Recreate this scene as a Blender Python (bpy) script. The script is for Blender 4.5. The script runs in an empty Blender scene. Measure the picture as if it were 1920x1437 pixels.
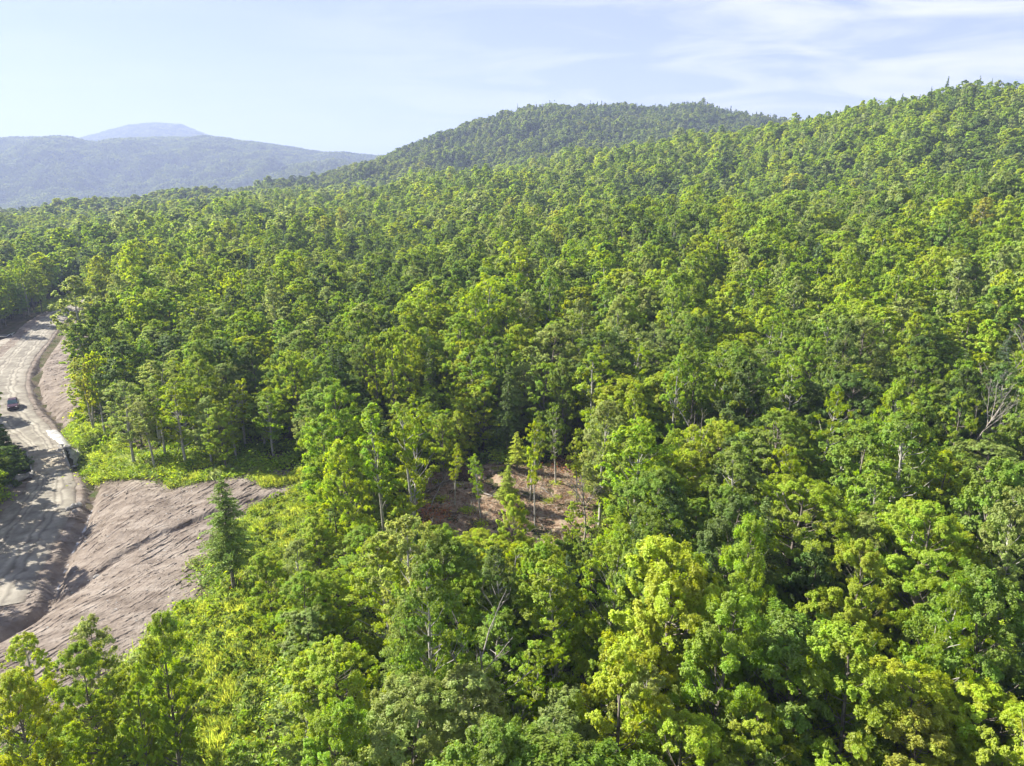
import bpy, math, random
import numpy as np
from mathutils import Vector

# ------------------------------------------------------------------ camera, world, sun, exposure
S = bpy.context.scene
CAMH = 42.0
PITCH = math.radians(16.0)
FPX = 1280.0
cam_d = bpy.data.cameras.new("camera"); cam = bpy.data.objects.new("camera", cam_d)
S.collection.objects.link(cam); S.camera = cam
cam_d.sensor_fit = 'HORIZONTAL'; cam_d.sensor_width = 36.0; cam_d.lens = 36.0 * FPX / 1920.0
cam_d.clip_start = 0.5; cam_d.clip_end = 60000
cam.location = (0, 0, CAMH); cam.rotation_euler = (math.radians(90) - PITCH, 0, 0)

SUN_EL = math.radians(36); SUN_AZ = math.atan2(-1.0, 0.30)     # azimuth measured from +Y towards +X: the sun stands ahead on the left
W = bpy.data.worlds.new("World"); S.world = W; W.use_nodes = True
wn = W.node_tree.nodes; wl = W.node_tree.links; wn.clear()
wout = wn.new("ShaderNodeOutputWorld"); bg = wn.new("ShaderNodeBackground")
sky = wn.new("ShaderNodeTexSky"); sky.sky_type = 'NISHITA'; sky.sun_disc = False
sky.sun_elevation = SUN_EL; sky.sun_rotation = SUN_AZ; sky.altitude = 300; sky.air_density = 1.0; sky.dust_density = 0.1; sky.ozone_density = 1.5
SKY_STRENGTH = 0.045
# thin cirrus: direction projected on a high plane, stretched noise
tc = wn.new("ShaderNodeTexCoord"); sep = wn.new("ShaderNodeSeparateXYZ"); wl.new(tc.outputs["Generated"], sep.inputs[0])
zc = wn.new("ShaderNodeMath"); zc.operation = 'MAXIMUM'; wl.new(sep.outputs[2], zc.inputs[0]); zc.inputs[1].default_value = 0.03
zo = wn.new("ShaderNodeMath"); zo.operation = 'ADD'; wl.new(zc.outputs[0], zo.inputs[0]); zo.inputs[1].default_value = 0.12
dx = wn.new("ShaderNodeMath"); dx.operation = 'DIVIDE'; wl.new(sep.outputs[0], dx.inputs[0]); wl.new(zo.outputs[0], dx.inputs[1])
dy = wn.new("ShaderNodeMath"); dy.operation = 'DIVIDE'; wl.new(sep.outputs[1], dy.inputs[0]); wl.new(zo.outputs[0], dy.inputs[1])
cmb = wn.new("ShaderNodeCombineXYZ"); wl.new(dx.outputs[0], cmb.inputs[0]); wl.new(dy.outputs[0], cmb.inputs[1])
mp = wn.new("ShaderNodeMapping"); wl.new(cmb.outputs[0], mp.inputs[0]); mp.inputs["Scale"].default_value = (1.0, 1.7, 1); mp.inputs["Rotation"].default_value = (0, 0, 0.35)
mp.inputs["Location"].default_value = (3.1, 0.6, 0)
nz = wn.new("ShaderNodeTexNoise"); wl.new(mp.outputs[0], nz.inputs["Vector"]); nz.inputs["Scale"].default_value = 1.1; nz.inputs["Detail"].default_value = 9; nz.inputs["Roughness"].default_value = 0.55; nz.inputs["Distortion"].default_value = 0.9
cr = wn.new("ShaderNodeValToRGB"); wl.new(nz.outputs["Fac"], cr.inputs[0]); cr.color_ramp.elements[0].position = 0.43; cr.color_ramp.elements[1].position = 0.62
# more cloud to the right (east) of the view
bias = wn.new("ShaderNodeMapRange"); wl.new(sep.outputs[0], bias.inputs[0]); bias.inputs[1].default_value = -0.3; bias.inputs[2].default_value = 0.5; bias.inputs[3].default_value = 0.08; bias.inputs[4].default_value = 1.0
cm = wn.new("ShaderNodeMath"); cm.operation = 'MULTIPLY'; wl.new(cr.outputs[0], cm.inputs[0]); wl.new(bias.outputs[0], cm.inputs[1])
cb = wn.new("ShaderNodeMath"); cb.operation = 'MULTIPLY'; wl.new(cm.outputs[0], cb.inputs[0]); cb.inputs[1].default_value = 0.8
skm = wn.new("ShaderNodeMix"); skm.data_type = 'RGBA'; wl.new(cb.outputs[0], skm.inputs["Factor"]); tnt = wn.new("ShaderNodeMix"); tnt.data_type = "RGBA"; tnt.blend_type = "MULTIPLY"; tnt.inputs["Factor"].default_value = 1.0; wl.new(sky.outputs[0], tnt.inputs[6]); tnt.inputs[7].default_value = (1.05, 0.93, 1.03, 1); veil = wn.new("ShaderNodeMix"); veil.data_type = "RGBA"; veil.inputs["Factor"].default_value = 0.62; wl.new(tnt.outputs[2], veil.inputs[6]); veil.inputs[7].default_value = (2.6, 2.98, 4.15, 1); wl.new(veil.outputs[2], skm.inputs[6]); skm.inputs[7].default_value = (7.0, 6.8, 6.7, 1)
wl.new(skm.outputs[2], bg.inputs[0]); bg.inputs[1].default_value = SKY_STRENGTH; wl.new(bg.outputs[0], wout.inputs[0])

sun_d = bpy.data.lights.new("sun", 'SUN'); sun_d.energy = 5.0; sun_d.angle = math.radians(0.5); sun_d.color = (1.0, 0.93, 0.80)
sun = bpy.data.objects.new("sun", sun_d); S.collection.objects.link(sun)
sdir = Vector((math.sin(SUN_AZ) * math.cos(SUN_EL), math.cos(SUN_AZ) * math.cos(SUN_EL), math.sin(SUN_EL)))
sun.rotation_euler = (-sdir).to_track_quat('-Z', 'Y').to_euler()
S.view_settings.view_transform = 'Standard'; S.view_settings.look = 'None'; S.view_settings.gamma = 1; S.view_settings.use_curve_mapping = False
S.view_settings.exposure = 2.05
cy = S.cycles
cy.max_bounces = 6; cy.diffuse_bounces = 3; cy.glossy_bounces = 1; cy.transmission_bounces = 4; cy.transparent_max_bounces = 4; cy.volume_bounces = 0
cy.caustics_reflective = False; cy.caustics_refractive = False; cy.use_adaptive_sampling = True; cy.adaptive_threshold = 0.02
cy.sample_clamp_indirect = 4.0

rng = np.random.default_rng(11)
R0 = random.Random(5)

# ------------------------------------------------------------------ survey helpers (photo pixel -> world point)
sP, cP = math.sin(PITCH), math.cos(PITCH)
def ray(px, py):
    u = (px - 960.0) / FPX; v = (py - 718.5) / FPX
    f = cP - v * sP
    return u / f, (sP + v * cP) / f            # X per metre ahead, drop per metre ahead
def on_plane(px, py, z):
    a, b = ray(px, py); Y = (CAMH - z) / b
    return a * Y, Y
def at_depth(px, py, Y):
    a, b = ray(px, py)
    return a * Y, CAMH - b * Y
def project(x, y, z):
    d = y * cP - (z - CAMH) * sP
    v = y * (-sP) - (z - CAMH) * cP
    return 960 + FPX * x / d, 718.5 + FPX * v / d

def smooth(a, b, x):
    t = np.clip((x - a) / (b - a), 0, 1); return t * t * (3 - 2 * t)
_lat = np.random.default_rng(3).random((256, 256))
def vnoise(x, y):
    xi = np.floor(x).astype(int); yi = np.floor(y).astype(int); fx = x - xi; fy = y - yi
    fx = fx * fx * (3 - 2 * fx); fy = fy * fy * (3 - 2 * fy)
    a = _lat[xi % 256, yi % 256]; b = _lat[(xi + 1) % 256, yi % 256]; c = _lat[xi % 256, (yi + 1) % 256]; d = _lat[(xi + 1) % 256, (yi + 1) % 256]
    return (a * (1 - fx) + b * fx) * (1 - fy) + (c * (1 - fx) + d * fx) * fy - 0.5
def fbm(x, y, o=4):
    s = 0; a = 1.0
    for k in range(o):
        s = s + a * vnoise(x * 2 ** k + 17.3 * k, y * 2 ** k + 5.1 * k); a *= 0.5
    return s
def in_poly(poly, x, y):
    inside = np.zeros(np.shape(x), bool); n = len(poly)
    for i in range(n):
        x0, y0 = poly[i]; x1, y1 = poly[(i + 1) % n]
        if y0 == y1: continue
        c = ((y0 > y) != (y1 > y)) & (x < (x1 - x0) * (y - y0) / (y1 - y0) + x0)
        inside ^= c
    return inside
def poly_dist(poly, x, y, closed=True):
    d = np.full(np.shape(x), 1e9); n = len(poly)
    for i in range(n if closed else n - 1):
        ax, ay = poly[i]; bx, by = poly[(i + 1) % n]
        L = max((bx - ax) ** 2 + (by - ay) ** 2, 1e-9)
        t = np.clip(((x - ax) * (bx - ax) + (y - ay) * (by - ay)) / L, 0, 1)
        d = np.minimum(d, np.hypot(x - ax - t * (bx - ax), y - ay - t * (by - ay)))
    return d

# ------------------------------------------------------------------ terrain height
CP = [(-60, 10, 0), (-120, 20, -1), (0, 10, 1), (60, 10, 2), (140, 20, 6), (-57, 40, 0), (0, 35, 1.5), (60, 35, 2.5), (0, 60, 2.5), (50, 60, 3), (95, 60, 5),
      (-28, 60, 3), (-50, 57, 0.8), (-41, 88, 4.2), (-55, 88, 1.8), (-73, 100, 0), (-98, 128, 0), (-60, 67, -0.3), (0, 82, 3.5), (0, 120, 6), (80, 120, 9), (-50, 120, 6), (-75, 130, 4),
      (-50, 180, 8), (-90, 180, 5), (-110, 250, 6), (-160, 230, 3), (-200, 130, 0), (-130, 80, -1), (0, 200, 11), (100, 200, 19), (180, 200, 25), (167, 250, 29), (240, 250, 42), (0, 280, 14),
      (306, 450, 86), (250, 480, 82), (400, 420, 92), (420, 520, 86), (237, 600, 75), (300, 600, 84), (128, 600, 62), (46, 520, 43), (0, 500, 32), (10, 350, 19), (120, 350, 31), (200, 350, 45), (60, 430, 31), (150, 480, 52), (215, 470, 66), (-117, 600, 24), (-60, 420, 19),
      (145, 260, 29), (185, 312, 28), (115, 300, 21), (260, 335, 42), (130, 400, 30), (112, 365, 24), (-200, 400, 10), (-150, 300, 8), (-350, 500, 8), (-300, 700, 13), (-450, 750, 8), (-600, 800, 0), (-300, 250, 0), (-600, 300, -10),
      (100, 760, 54), (250, 760, 56), (380, 750, 70), (0, 720, 38),
      (-196, 1100, 74), (-270, 1000, 42), (-380, 900, 18), (-487, 850, 10), (-50, 1150, 131), (-120, 1120, 105), (30, 1180, 150), (105, 1200, 157), (180, 1220, 157), (264, 1250, 156), (356, 1250, 147), (422, 1200, 128), (520, 1150, 105), (100, 950, 92), (0, 900, 66), (250, 980, 95), (-120, 850, 42), (-200, 750, 22),
      (-300, 1350, 30), (-50, 1500, 70), (150, 1600, 80), (400, 1600, 70), (-500, 1200, -20), (-700, 1000, -20), (-800, 1500, -50), (0, 1900, -10), (600, 1500, 60), (700, 900, 90), (600, 500, 100), (700, 200, 90), (350, 50, 40), (500, 1900, 0), (1200, 600, 60), (1200, 1400, 20), (-1200, 600, -40), (-1300, 1500, -60), (1000, 2000, -20), (-600, 2100, -60), (200, -100, 10), (-200, -100, -5)]
CPa = np.array(CP, float)
def _phi(r): return np.sqrt(r * r + 900.0)
_A = np.zeros((len(CP) + 3, len(CP) + 3)); _r = np.hypot(CPa[:, None, 0] - CPa[None, :, 0], CPa[:, None, 1] - CPa[None, :, 1])
_A[:len(CP), :len(CP)] = _phi(_r) ; _A[:len(CP), len(CP)] = 1; _A[:len(CP), len(CP) + 1] = CPa[:, 0]; _A[:len(CP), len(CP) + 2] = CPa[:, 1]; _A[len(CP):, :len(CP)] = _A[:len(CP), len(CP):].T
_A[np.arange(len(CP)), np.arange(len(CP))] -= 2.0
def relief(x, y):
    d0 = np.hypot(x, y)
    return fbm(x / 60, y / 60, 3) * np.clip((d0 - 120) / 300, 0, 1) * 11 + fbm(x / 150 + 7, y / 150 + 2, 2) * np.clip((d0 - 200) / 300, 0, 1) * 13
_w = np.linalg.solve(_A, np.concatenate([CPa[:, 2] - relief(CPa[:, 0], CPa[:, 1]), [0, 0, 0]]))
def rbf(x, y):
    s = _w[len(CP)] + _w[len(CP) + 1] * x + _w[len(CP) + 2] * y
    for i in range(len(CP)):
        s = s + _w[i] * _phi(np.hypot(x - CPa[i, 0], y - CPa[i, 1]))
    return s

ROADP = [(-60, 1150, 0, 5.5), (0, 1050, 0, 5.5), (48, 990, 0, 5.0), (84, 935, 0, 4.2), (97, 885, 0, 2.7), (84, 848, 0, 2.7), (52, 810, 0, 3.8), (12, 770, 0, 4.6), (4, 720, 0.5, 4.6), (26, 680, 1.0, 4.4), (62, 640, 2.0, 4.0), (95, 602, 3.0, 3.8), (132, 577, 4.0, 3.6), (175, 560, 4.6, 3.4), (240, 545, 5.5, 3.4)]
_rc = []
for px, py, z, hw in ROADP:
    X, Y = on_plane(px, py, z); _rc.append((X, Y, z, hw))
def resample(pts, n):
    p = np.array(pts, float); out = []
    for i in range(len(p) - 1):
        p0 = p[max(i - 1, 0)]; p1 = p[i]; p2 = p[i + 1]; p3 = p[min(i + 2, len(p) - 1)]
        for k in range(n):
            t = k / n
            out.append(0.5 * ((2 * p1) + (-p0 + p2) * t + (2 * p0 - 5 * p1 + 4 * p2 - p3) * t * t + (-p0 + 3 * p1 - 3 * p2 + p3) * t ** 3))
    out.append(p[-1]); return np.array(out)
RC = resample(_rc, 6)
def road_info(x, y):
    """distance from the road centreline, side (+ right), road height, half width"""
    best = np.full(np.shape(x), 1e9); side = np.zeros(np.shape(x)); zr = np.zeros(np.shape(x)); hw = np.full(np.shape(x), 4.0)
    for i in range(len(RC) - 1):
        ax, ay, az, ah = RC[i]; bx, by, bz, bh = RC[i + 1]
        L = (bx - ax) ** 2 + (by - ay) ** 2
        t = np.clip(((x - ax) * (bx - ax) + (y - ay) * (by - ay)) / L, 0, 1)
        qx = x - ax - t * (bx - ax); qy = y - ay - t * (by - ay); d = np.hypot(qx, qy)
        m = d < best
        best = np.where(m, d, best); side = np.where(m, np.sign(qx * (by - ay) - qy * (bx - ax)), side)
        zr = np.where(m, az + t * (bz - az), zr); hw = np.where(m, ah + t * (bh - ah), hw)
    return best, side, zr, hw
BR_A = np.array(on_plane(97, 885, 0)); BR_B = np.array(on_plane(84, 848, 0)); BR_C = (BR_A + BR_B) / 2
BR_D = (BR_B - BR_A) / np.linalg.norm(BR_B - BR_A); BR_L = np.linalg.norm(BR_B - BR_A)
_cd = np.array([BR_D[1], -BR_D[0]])
CREEK = [tuple(BR_C + _cd * 26 + BR_D * 5), tuple(BR_C + _cd * 14 + BR_D * 2.5), tuple(BR_C + _cd * 6 + BR_D * 0.5), tuple(BR_C), tuple(BR_C - _cd * 8 - BR_D * 1), tuple(BR_C - _cd * 22 - BR_D * 5)]
GULLY = [on_plane(-60, 1215, .6), on_plane(0, 1178, .8), on_plane(90, 1120, 1), on_plane(200, 1062, 1.5), on_plane(300, 1010, 2), on_plane(400, 965, 3), on_plane(500, 935, 3.6)]
def GZ(x, y):
    x = np.asarray(x, float); y = np.asarray(y, float)
    base = rbf(x, y)
    d0 = np.hypot(x, y)
    base = base + relief(x, y) + fbm(x / 9 + 40, y / 9, 3) * 0.7
    far = smooth(1700, 2500, d0); base = base * (1 - far) - 60 * far
    near = d0 < 330
    if np.any(near):
        xs = np.where(near, x, 0); ys = np.where(near, y, 0)
        d, s, zr, hw = road_info(xs, ys)
        w = smooth(0, 7, d - hw - 0.8)
        b2 = zr * (1 - w) + base * w - 0.04
        dd = d - hw
        ditch = np.where(s > 0, np.exp(-((dd - 1.7) / 0.8) ** 2) * 0.95, 0) * smooth(0.2, 0.8, dd)
        gul = np.exp(-(poly_dist(GULLY, xs, ys, False) / 0.6) ** 2) * 0.45
        b2 = b2 - ditch - gul
        cd = poly_dist(CREEK, xs, ys, False) + fbm(xs / 3, ys / 3, 2) * 0.8
        b2 = b2 - 2.6 * (1 - smooth(1.2, 4.6, cd))
        base = np.where(near, b2, base)
    return base

# ------------------------------------------------------------------ zones
def PP(lst, z=2.0):
    out = []
    for a, b in lst:
        x, y = on_plane(a, b, z)
        for _ in range(12):
            z = 0.5 * z + 0.5 * float(rbf(np.array(x), np.array(y))); x, y = on_plane(a, b, z)
        out.append((x, y))
    return out
BARE = PP([(160, 900), (185, 888), (260, 893), (340, 900), (470, 882), (560, 880), (600, 898), (560, 930), (500, 960), (470, 990), (410, 1000), (385, 1080), (368, 1150), (330, 1195), (230, 1290), (100, 1400), (-150, 1500), (-300, 1350), (-150, 1200), (0, 1108), (70, 1035), (150, 930)], 1.5)
BARE2 = PP([(165, 585), (240, 620), (215, 690), (160, 740), (140, 790), (88, 802), (48, 768), (55, 720), (88, 668), (130, 622)], 3.0)
GRASS = PP([(560, 925), (650, 950), (640, 1010), (560, 1040), (500, 1130), (520, 1200), (480, 1320), (450, 1437), (310, 1437), (335, 1200), (375, 1150), (430, 1120), (465, 995)], 2.5)
GRASS2 = PP([(140, 780), (190, 800), (250, 850), (270, 888), (185, 886), (150, 860), (150, 820), (120, 800)], 1.5)
GRASS3 = PP([(70, 590), (90, 566), (130, 556), (175, 562), (150, 572), (100, 592)], 4)
CLEAR = PP([(800, 1010), (740, 960), (800, 885), (920, 870), (1080, 872), (1130, 930), (1110, 1000), (1060, 1040), (900, 1040)], 3.2)
YARD = PP([(-400, 700), (0, 720), (35, 650), (35, 632), (-400, 640)], 1.0)
POND = PP([(86, 800), (104, 798), (120, 808), (140, 816), (158, 830), (150, 838), (128, 834), (108, 822), (92, 812)], -0.2)

def zone_mask(x, y):
    m = in_poly(BARE, x, y) | in_poly(BARE2, x, y) | in_poly(GRASS, x, y) | in_poly(GRASS2, x, y) | in_poly(GRASS3, x, y) | in_poly(CLEAR, x, y) | in_poly(YARD, x, y) | in_poly(POND, x, y)
    d, s, zr, hw = road_info(x, y)
    return m | (d < hw + 2.6)

# ------------------------------------------------------------------ materials
def mat(name): 
    m = bpy.data.materials.new(name); m.use_nodes = True; nt = m.node_tree; nt.nodes.clear()
    out = nt.nodes.new("ShaderNodeOutputMaterial"); return m, nt, out
def N(nt, t, **k):
    n = nt.nodes.new(t)
    for a, b in k.items(): setattr(n, a, b)
    return n
def math_n(nt, op, a, b=None):
    n = N(nt, "ShaderNodeMath", operation=op)
    for i, v in enumerate((a, b)):
        if v is None: continue
        if isinstance(v, (int, float)): n.inputs[i].default_value = v
        else: nt.links.new(v, n.inputs[i])
    return n.outputs[0]
def leaf_mat(name, instancer, spec=0.02, trans=0.5):
    m, nt, out = mat(name); L = nt.links
    if instancer:
        c = N(nt, "ShaderNodeAttribute", attribute_type='INSTANCER', attribute_name='tint'); col = c.outputs["Color"]
    else:
        c = N(nt, "ShaderNodeObjectInfo"); col = c.outputs["Color"]
    a = N(nt, "ShaderNodeAttribute", attribute_type='GEOMETRY', attribute_name='var')
    hsv = N(nt, "ShaderNodeHueSaturation")
    sepc = N(nt, "ShaderNodeSeparateColor"); L.new(a.outputs["Color"], sepc.inputs[0])
    L.new(math_n(nt, 'MULTIPLY_ADD', sepc.outputs[0], 0.04) , hsv.inputs["Hue"])
    hsv.inputs["Hue"].links[0].from_node.inputs[2].default_value = 0.482
    v = N(nt, "ShaderNodeMapRange"); L.new(sepc.outputs[1], v.inputs[0]); v.inputs[3].default_value = 0.55; v.inputs[4].default_value = 1.4
    L.new(v.outputs[0], hsv.inputs["Value"]); L.new(col, hsv.inputs["Color"]); hsv.inputs["Saturation"].default_value = 1.0
    d = N(nt, "ShaderNodeBsdfDiffuse"); L.new(hsv.outputs[0], d.inputs[0])
    t = N(nt, "ShaderNodeBsdfTranslucent"); h2 = N(nt, "ShaderNodeHueSaturation"); L.new(hsv.outputs[0], h2.inputs["Color"]); h2.inputs["Hue"].default_value = 0.484; h2.inputs["Value"].default_value = 1.7; h2.inputs["Saturation"].default_value = 1.05; L.new(h2.outputs[0], t.inputs[0])
    g = N(nt, "ShaderNodeBsdfGlossy"); g.inputs["Roughness"].default_value = 0.55; g.inputs["Color"].default_value = (1, 1, 1, 1)
    mx = N(nt, "ShaderNodeMixShader"); mx.inputs[0].default_value = trans; L.new(d.outputs[0], mx.inputs[1]); L.new(t.outputs[0], mx.inputs[2])
    m2 = N(nt, "ShaderNodeMixShader"); m2.inputs[0].default_value = spec; L.new(mx.outputs[0], m2.inputs[1]); L.new(g.outputs[0], m2.inputs[2])
    L.new(m2.outputs[0], out.inputs[0]); return m
def noise_mat(name, cols, scale=1.0, detail=8, rough=0.9, bump=0.0, bscale=6.0, pos=(0.35, 0.65), stretch=None, spec=0.2):
    m, nt, out = mat(name); L = nt.links
    tcn = N(nt, "ShaderNodeTexCoord"); vec = tcn.outputs["Object"]
    if stretch:
        mpn = N(nt, "ShaderNodeMapping"); L.new(vec, mpn.inputs[0]); mpn.inputs["Rotation"].default_value = (0, 0, stretch[0]); mpn.inputs["Scale"].default_value = (stretch[1], stretch[2], 1); vec = mpn.outputs[0]
    n = N(nt, "ShaderNodeTexNoise"); L.new(vec, n.inputs["Vector"]); n.inputs["Scale"].default_value = scale; n.inputs["Detail"].default_value = detail; n.inputs["Roughness"].default_value = 0.62
    r = N(nt, "ShaderNodeValToRGB"); L.new(n.outputs["Fac"], r.inputs[0]); els = r.color_ramp.elements
    els[0].position = pos[0]; els[1].position = pos[1]; els[0].color = (*cols[0], 1); els[1].color = (*cols[-1], 1)
    for i, c in enumerate(cols[1:-1]):
        e = els.new(pos[0] + (pos[1] - pos[0]) * (i + 1) / (len(cols) - 1)); e.color = (*c, 1)
    b = N(nt, "ShaderNodeBsdfPrincipled"); L.new(r.outputs[0], b.inputs["Base Color"]); b.inputs["Roughness"].default_value = rough; b.inputs["Specular IOR Level"].default_value = spec
    if bump:
        n2 = N(nt, "ShaderNodeTexNoise"); L.new(vec, n2.inputs["Vector"]); n2.inputs["Scale"].default_value = bscale; n2.inputs["Detail"].default_value = 6; n2.inputs["Roughness"].default_value = 0.7
        bp = N(nt, "ShaderNodeBump"); bp.inputs["Strength"].default_value = 1.0; bp.inputs["Distance"].default_value = bump; L.new(n2.outputs["Fac"], bp.inputs["Height"]); L.new(bp.outputs[0], b.inputs["Normal"])
    L.new(b.outputs[0], out.inputs[0]); return m, nt, b, r
def plain(name, col, rough=0.6, metal=0.0, spec=0.5):
    m, nt, b, r = noise_mat(name, [tuple(c * 0.85 for c in col), tuple(min(1, c * 1.15) for c in col)], 3.0, 4, rough, spec=spec)
    b.inputs["Metallic"].default_value = metal; return m
M_LEAF = leaf_mat("leaf", False); M_LEAFI = leaf_mat("leaf_far", True)
M_NEEDLE = leaf_mat("needle", False, 0.03, 0.2); M_NEEDLEI = leaf_mat("needle_far", True, 0.03, 0.2)
M_BARK, *_ = noise_mat("bark", [(0.075, 0.06, 0.05), (0.16, 0.14, 0.12), (0.24, 0.22, 0.20)], 3.0, 8, 0.9, 0.02, 14)
M_BIRCH, *_ = noise_mat("pale_bark", [(0.12, 0.10, 0.085), (0.29, 0.275, 0.25), (0.38, 0.365, 0.34)], 4.0, 6, 0.8, 0.01, 14, pos=(0.3, 0.55))
M_DEAD, *_ = noise_mat("dead_wood", [(0.16, 0.14, 0.125), (0.32, 0.30, 0.27)], 4.0, 6, 0.8, 0.01, 14)
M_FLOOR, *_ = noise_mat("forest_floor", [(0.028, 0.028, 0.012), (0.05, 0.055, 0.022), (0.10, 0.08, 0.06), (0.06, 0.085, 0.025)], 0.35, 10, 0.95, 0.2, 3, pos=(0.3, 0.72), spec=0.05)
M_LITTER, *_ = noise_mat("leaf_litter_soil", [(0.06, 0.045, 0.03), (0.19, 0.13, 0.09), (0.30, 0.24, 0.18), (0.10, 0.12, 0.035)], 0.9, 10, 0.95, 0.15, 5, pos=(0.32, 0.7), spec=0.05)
M_EARTH, nte, be, re_ = noise_mat("bare_earth", [(0.10, 0.08, 0.067), (0.175, 0.147, 0.126), (0.24, 0.21, 0.185)], 0.7, 14, 0.95, 0.12, 7.0, pos=(0.33, 0.68), stretch=(-1.0, 0.4, 1.0), spec=0.1)
M_ROAD, *_ = noise_mat("gravel_road", [(0.15, 0.13, 0.11), (0.21, 0.19, 0.165), (0.29, 0.27, 0.235)], 0.35, 12, 0.95, 0.05, 9, pos=(0.32, 0.68), spec=0.1)
M_GRASSG, *_ = noise_mat("grassy_soil", [(0.12, 0.085, 0.05), (0.13, 0.14, 0.035), (0.17, 0.19, 0.04)], 0.8, 8, 0.95, 0.1, 4, spec=0.05)
M_STONE, *_ = noise_mat("stone", [(0.15, 0.145, 0.14), (0.24, 0.235, 0.225), (0.34, 0.33, 0.315)], 1.6, 8, 0.85, 0.05, 5)
M_HILL, *_ = noise_mat("wooded_hill", [(0.015, 0.028, 0.010), (0.04, 0.065, 0.018), (0.06, 0.085, 0.022)], 0.012, 12, 0.95, 2.0, 0.05, spec=0.02)

# ------------------------------------------------------------------ mesh helpers
def link(o): S.collection.objects.link(o); return o
def mesh_obj(name, v, f, m, parent=None, attr=None, smooth_shade=False, do_link=True, midx=None, loc=None):
    me = bpy.data.meshes.new(name)
    v = np.asarray(v, float)
    me.from_pydata(v.tolist(), [], f.tolist() if isinstance(f, np.ndarray) else f)
    for mm in (m if isinstance(m, (list, tuple)) else [m]): me.materials.append(mm)
    if midx is not None: me.polygons.foreach_set("material_index", np.asarray(midx, np.int32))
    if attr is not None:
        a = me.attributes.new("var", 'FLOAT_COLOR', 'FACE'); c = np.ones((len(attr), 4), np.float32); c[:, :2] = attr; a.data.foreach_set("color", c.ravel())
    if smooth_shade: me.polygons.foreach_set("use_smooth", np.ones(len(me.polygons), bool))
    me.update()
    o = bpy.data.objects.new(name, me)
    if do_link: link(o)
    if parent: o.parent = parent
    if loc is not None: o.location = loc
    return o
def tag(o, label=None, cat=None, group=None, kind=None):
    if label: o["label"] = label
    if cat: o["category"] = cat
    if group: o["group"] = group
    if kind: o["kind"] = kind
    return o
def empty(name, loc=(0, 0, 0)):
    o = bpy.data.objects.new(name, None); o.location = loc; o.empty_display_size = 0.3; return link(o)
def grid_mesh(name, X, Y, Z, m, **k):
    r, c = X.shape; v = np.stack([X.ravel(), Y.ravel(), Z.ravel()], 1)
    i = np.arange((r - 1) * (c - 1)); a = (i // (c - 1)) * c + i % (c - 1)
    f = np.stack([a, a + 1, a + c + 1, a + c], 1)
    mask = k.pop("mask", None)
    if mask is not None: f = f[mask.ravel()[a]]; 
    return mesh_obj(name, v, f, m, smooth_shade=k.pop("smooth_shade", True), **k)

def tube(pts, rad, n=6):
    p = np.array(pts, float); k = len(p); d = np.gradient(p, axis=0); d /= np.linalg.norm(d, axis=1)[:, None] + 1e-9
    up = np.where(np.abs(d[:, 2:3]) > 0.9, np.array([[1.0, 0, 0]]), np.array([[0, 0, 1.0]]))
    a = np.cross(d, up); a /= np.linalg.norm(a, axis=1)[:, None] + 1e-9; b = np.cross(d, a)
    th = np.arange(n) * 2 * np.pi / n
    v = (p[:, None] + np.array(rad)[:, None, None] * (a[:, None] * np.cos(th)[None, :, None] + b[:, None] * np.sin(th)[None, :, None])).reshape(-1, 3)
    f = [(i * n + j, i * n + (j + 1) % n, (i + 1) * n + (j + 1) % n, (i + 1) * n + j) for i in range(k - 1) for j in range(n)]
    return v, np.array(f)
def merge(parts):
    V = []; F = []; o = 0
    for v, f in parts: V.append(v); F.append(np.asarray(f) + o); o += len(v)
    return np.concatenate(V), np.concatenate(F)
def leaf_quads(c, nrm, size, asp, r):
    n = len(c); nrm = nrm / (np.linalg.norm(nrm, axis=1)[:, None] + 1e-9)
    q = r.normal(size=(n, 3)); t1 = np.cross(nrm, q); t1 /= np.linalg.norm(t1, axis=1)[:, None] + 1e-9; t2 = np.cross(nrm, t1)
    s = size[:, None]
    v = np.stack([c - t1 * s, c + t2 * s * asp + nrm * s * 0.25, c + t1 * s, c - t2 * s * asp + nrm * s * 0.25], 1).reshape(-1, 3)
    return v, np.arange(4 * n).reshape(-1, 4)

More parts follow.
